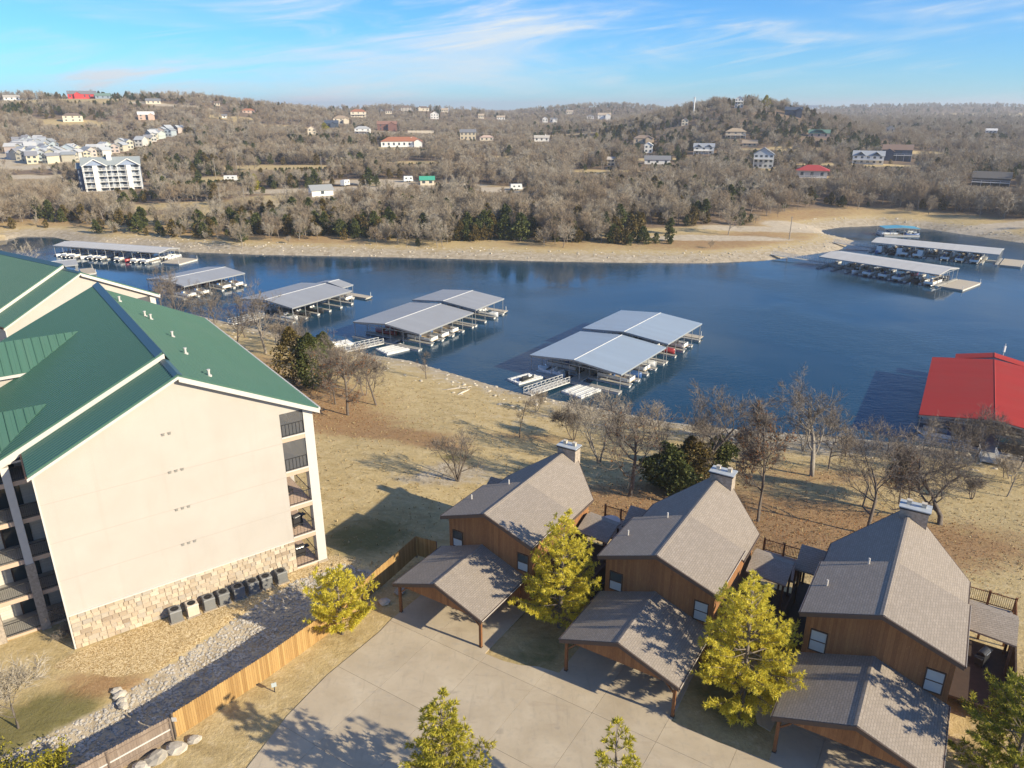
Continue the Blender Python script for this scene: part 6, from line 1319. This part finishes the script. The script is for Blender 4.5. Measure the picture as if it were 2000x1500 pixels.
    N = ng.nodes; L = ng.links; gi = N.new('NodeGroupInput'); go = N.new('NodeGroupOutput'); ci = N.new('GeometryNodeCollectionInfo'); ci.inputs['Collection'].default_value = pc_; ci.inputs['Separate Children'].default_value = True; ci.inputs['Reset Children'].default_value = True
    ip = N.new('GeometryNodeInstanceOnPoints'); ip.inputs['Pick Instance'].default_value = True
    def attr(nm, ty): a = N.new('GeometryNodeInputNamedAttribute'); a.data_type = ty; a.inputs[0].default_value = nm; return a.outputs[0]
    cx = N.new('ShaderNodeCombineXYZ'); L.new(attr('turn', 'FLOAT'), cx.inputs[2]); er = N.new('FunctionNodeEulerToRotation'); L.new(cx.outputs[0], er.inputs[0])
    mp = N.new('GeometryNodeMeshToPoints'); L.new(gi.outputs[0], mp.inputs[0]); L.new(mp.outputs[0], ip.inputs['Points']); L.new(ci.outputs[0], ip.inputs['Instance']); L.new(attr('kind_index', 'INT'), ip.inputs['Instance Index']); L.new(er.outputs[0], ip.inputs['Rotation']); L.new(attr('size', 'FLOAT'), ip.inputs['Scale'])
    L.new(ip.outputs[0], go.inputs[0]); md = ob.modifiers.new('woods', 'NODES'); md.node_group = ng
    print('woods', len(X), 'own', own.sum(), 'bare tris', [len(b.polygons) for b in BARE], [len(b.polygons) for b in CED])
woods()
LT = [('lone bare tree on the sandy point beside the dirt track', 78, 268, 1.1, 0), ('lone bare tree on the open shore in front of dark cedars', 17, 247, .85, 1), ('pale bare tree at the shore left of the cedars', -92, 252, .95, 3), ('rust cedar standing alone at the end of the shoreline thicket', 42, 262, 1.0, 8), ('small dark cedar beside the lone rust cedar', 46, 258, .6, 7), ('tiny round bush on the open sandy point', 54, 252, .3, 9), ('tiny round bush left on the open sandy point', 40, 250, .38, 10), ('bright yellow-green tree beside the small cream house', -172, 715, 1.5, -1), ('yellow-green tree on the clearing edge by the lodge road', -126, 372, 1.0, -1), ('yellow-green tree crown on the evergreen hilltop', 248, 770, 1.4, -1), ('bright lime-green tree alone in the bare woods', 7, 345, .7, -1), ('yellow-green tree above the power line bend', 75, 690, 1.2, -1), ('yellow-green shrubby tree beside the balconied grey house', 186, 505, .8, -1)]
yl, yw = cedar_mesh(650, 8., 3., 330, .75, 'yellow_shrub', .3, 4); YM = joined('yellow_tree', yw, 'bark', yl, 'yellow_shrub')
for i, (lab, x, y, s, k) in enumerate(LT):
    tag(link('cedar_tree' if k >= 7 else 'bare_tree' if k >= 0 else 'yellow_green_tree', YM if k < 0 else (BARE+CED)[k], None, (x, y, H(x, y)-.15), i*1.7, s), lab, 'tree')
# ---- the air over the lake and hills
def haze():
    m = bpy.data.materials.new('haze'); m.use_nodes = True; nt = m.node_tree; nt.nodes.clear()
    out = nt.nodes.new('ShaderNodeOutputMaterial'); v = nt.nodes.new('ShaderNodeVolumePrincipled'); v.inputs['Color'].default_value = (.88, .93, 1, 1); v.inputs['Density'].default_value = .00019; v.inputs['Anisotropy'].default_value = .2
    nt.links.new(v.outputs[0], out.inputs['Volume']); MATS['haze'] = m
    setting(MB().box(-9500, 9500, -9500, 9500, -16, 95).build('haze', 'haze'), 'stuff')
if USE_HAZE: haze()
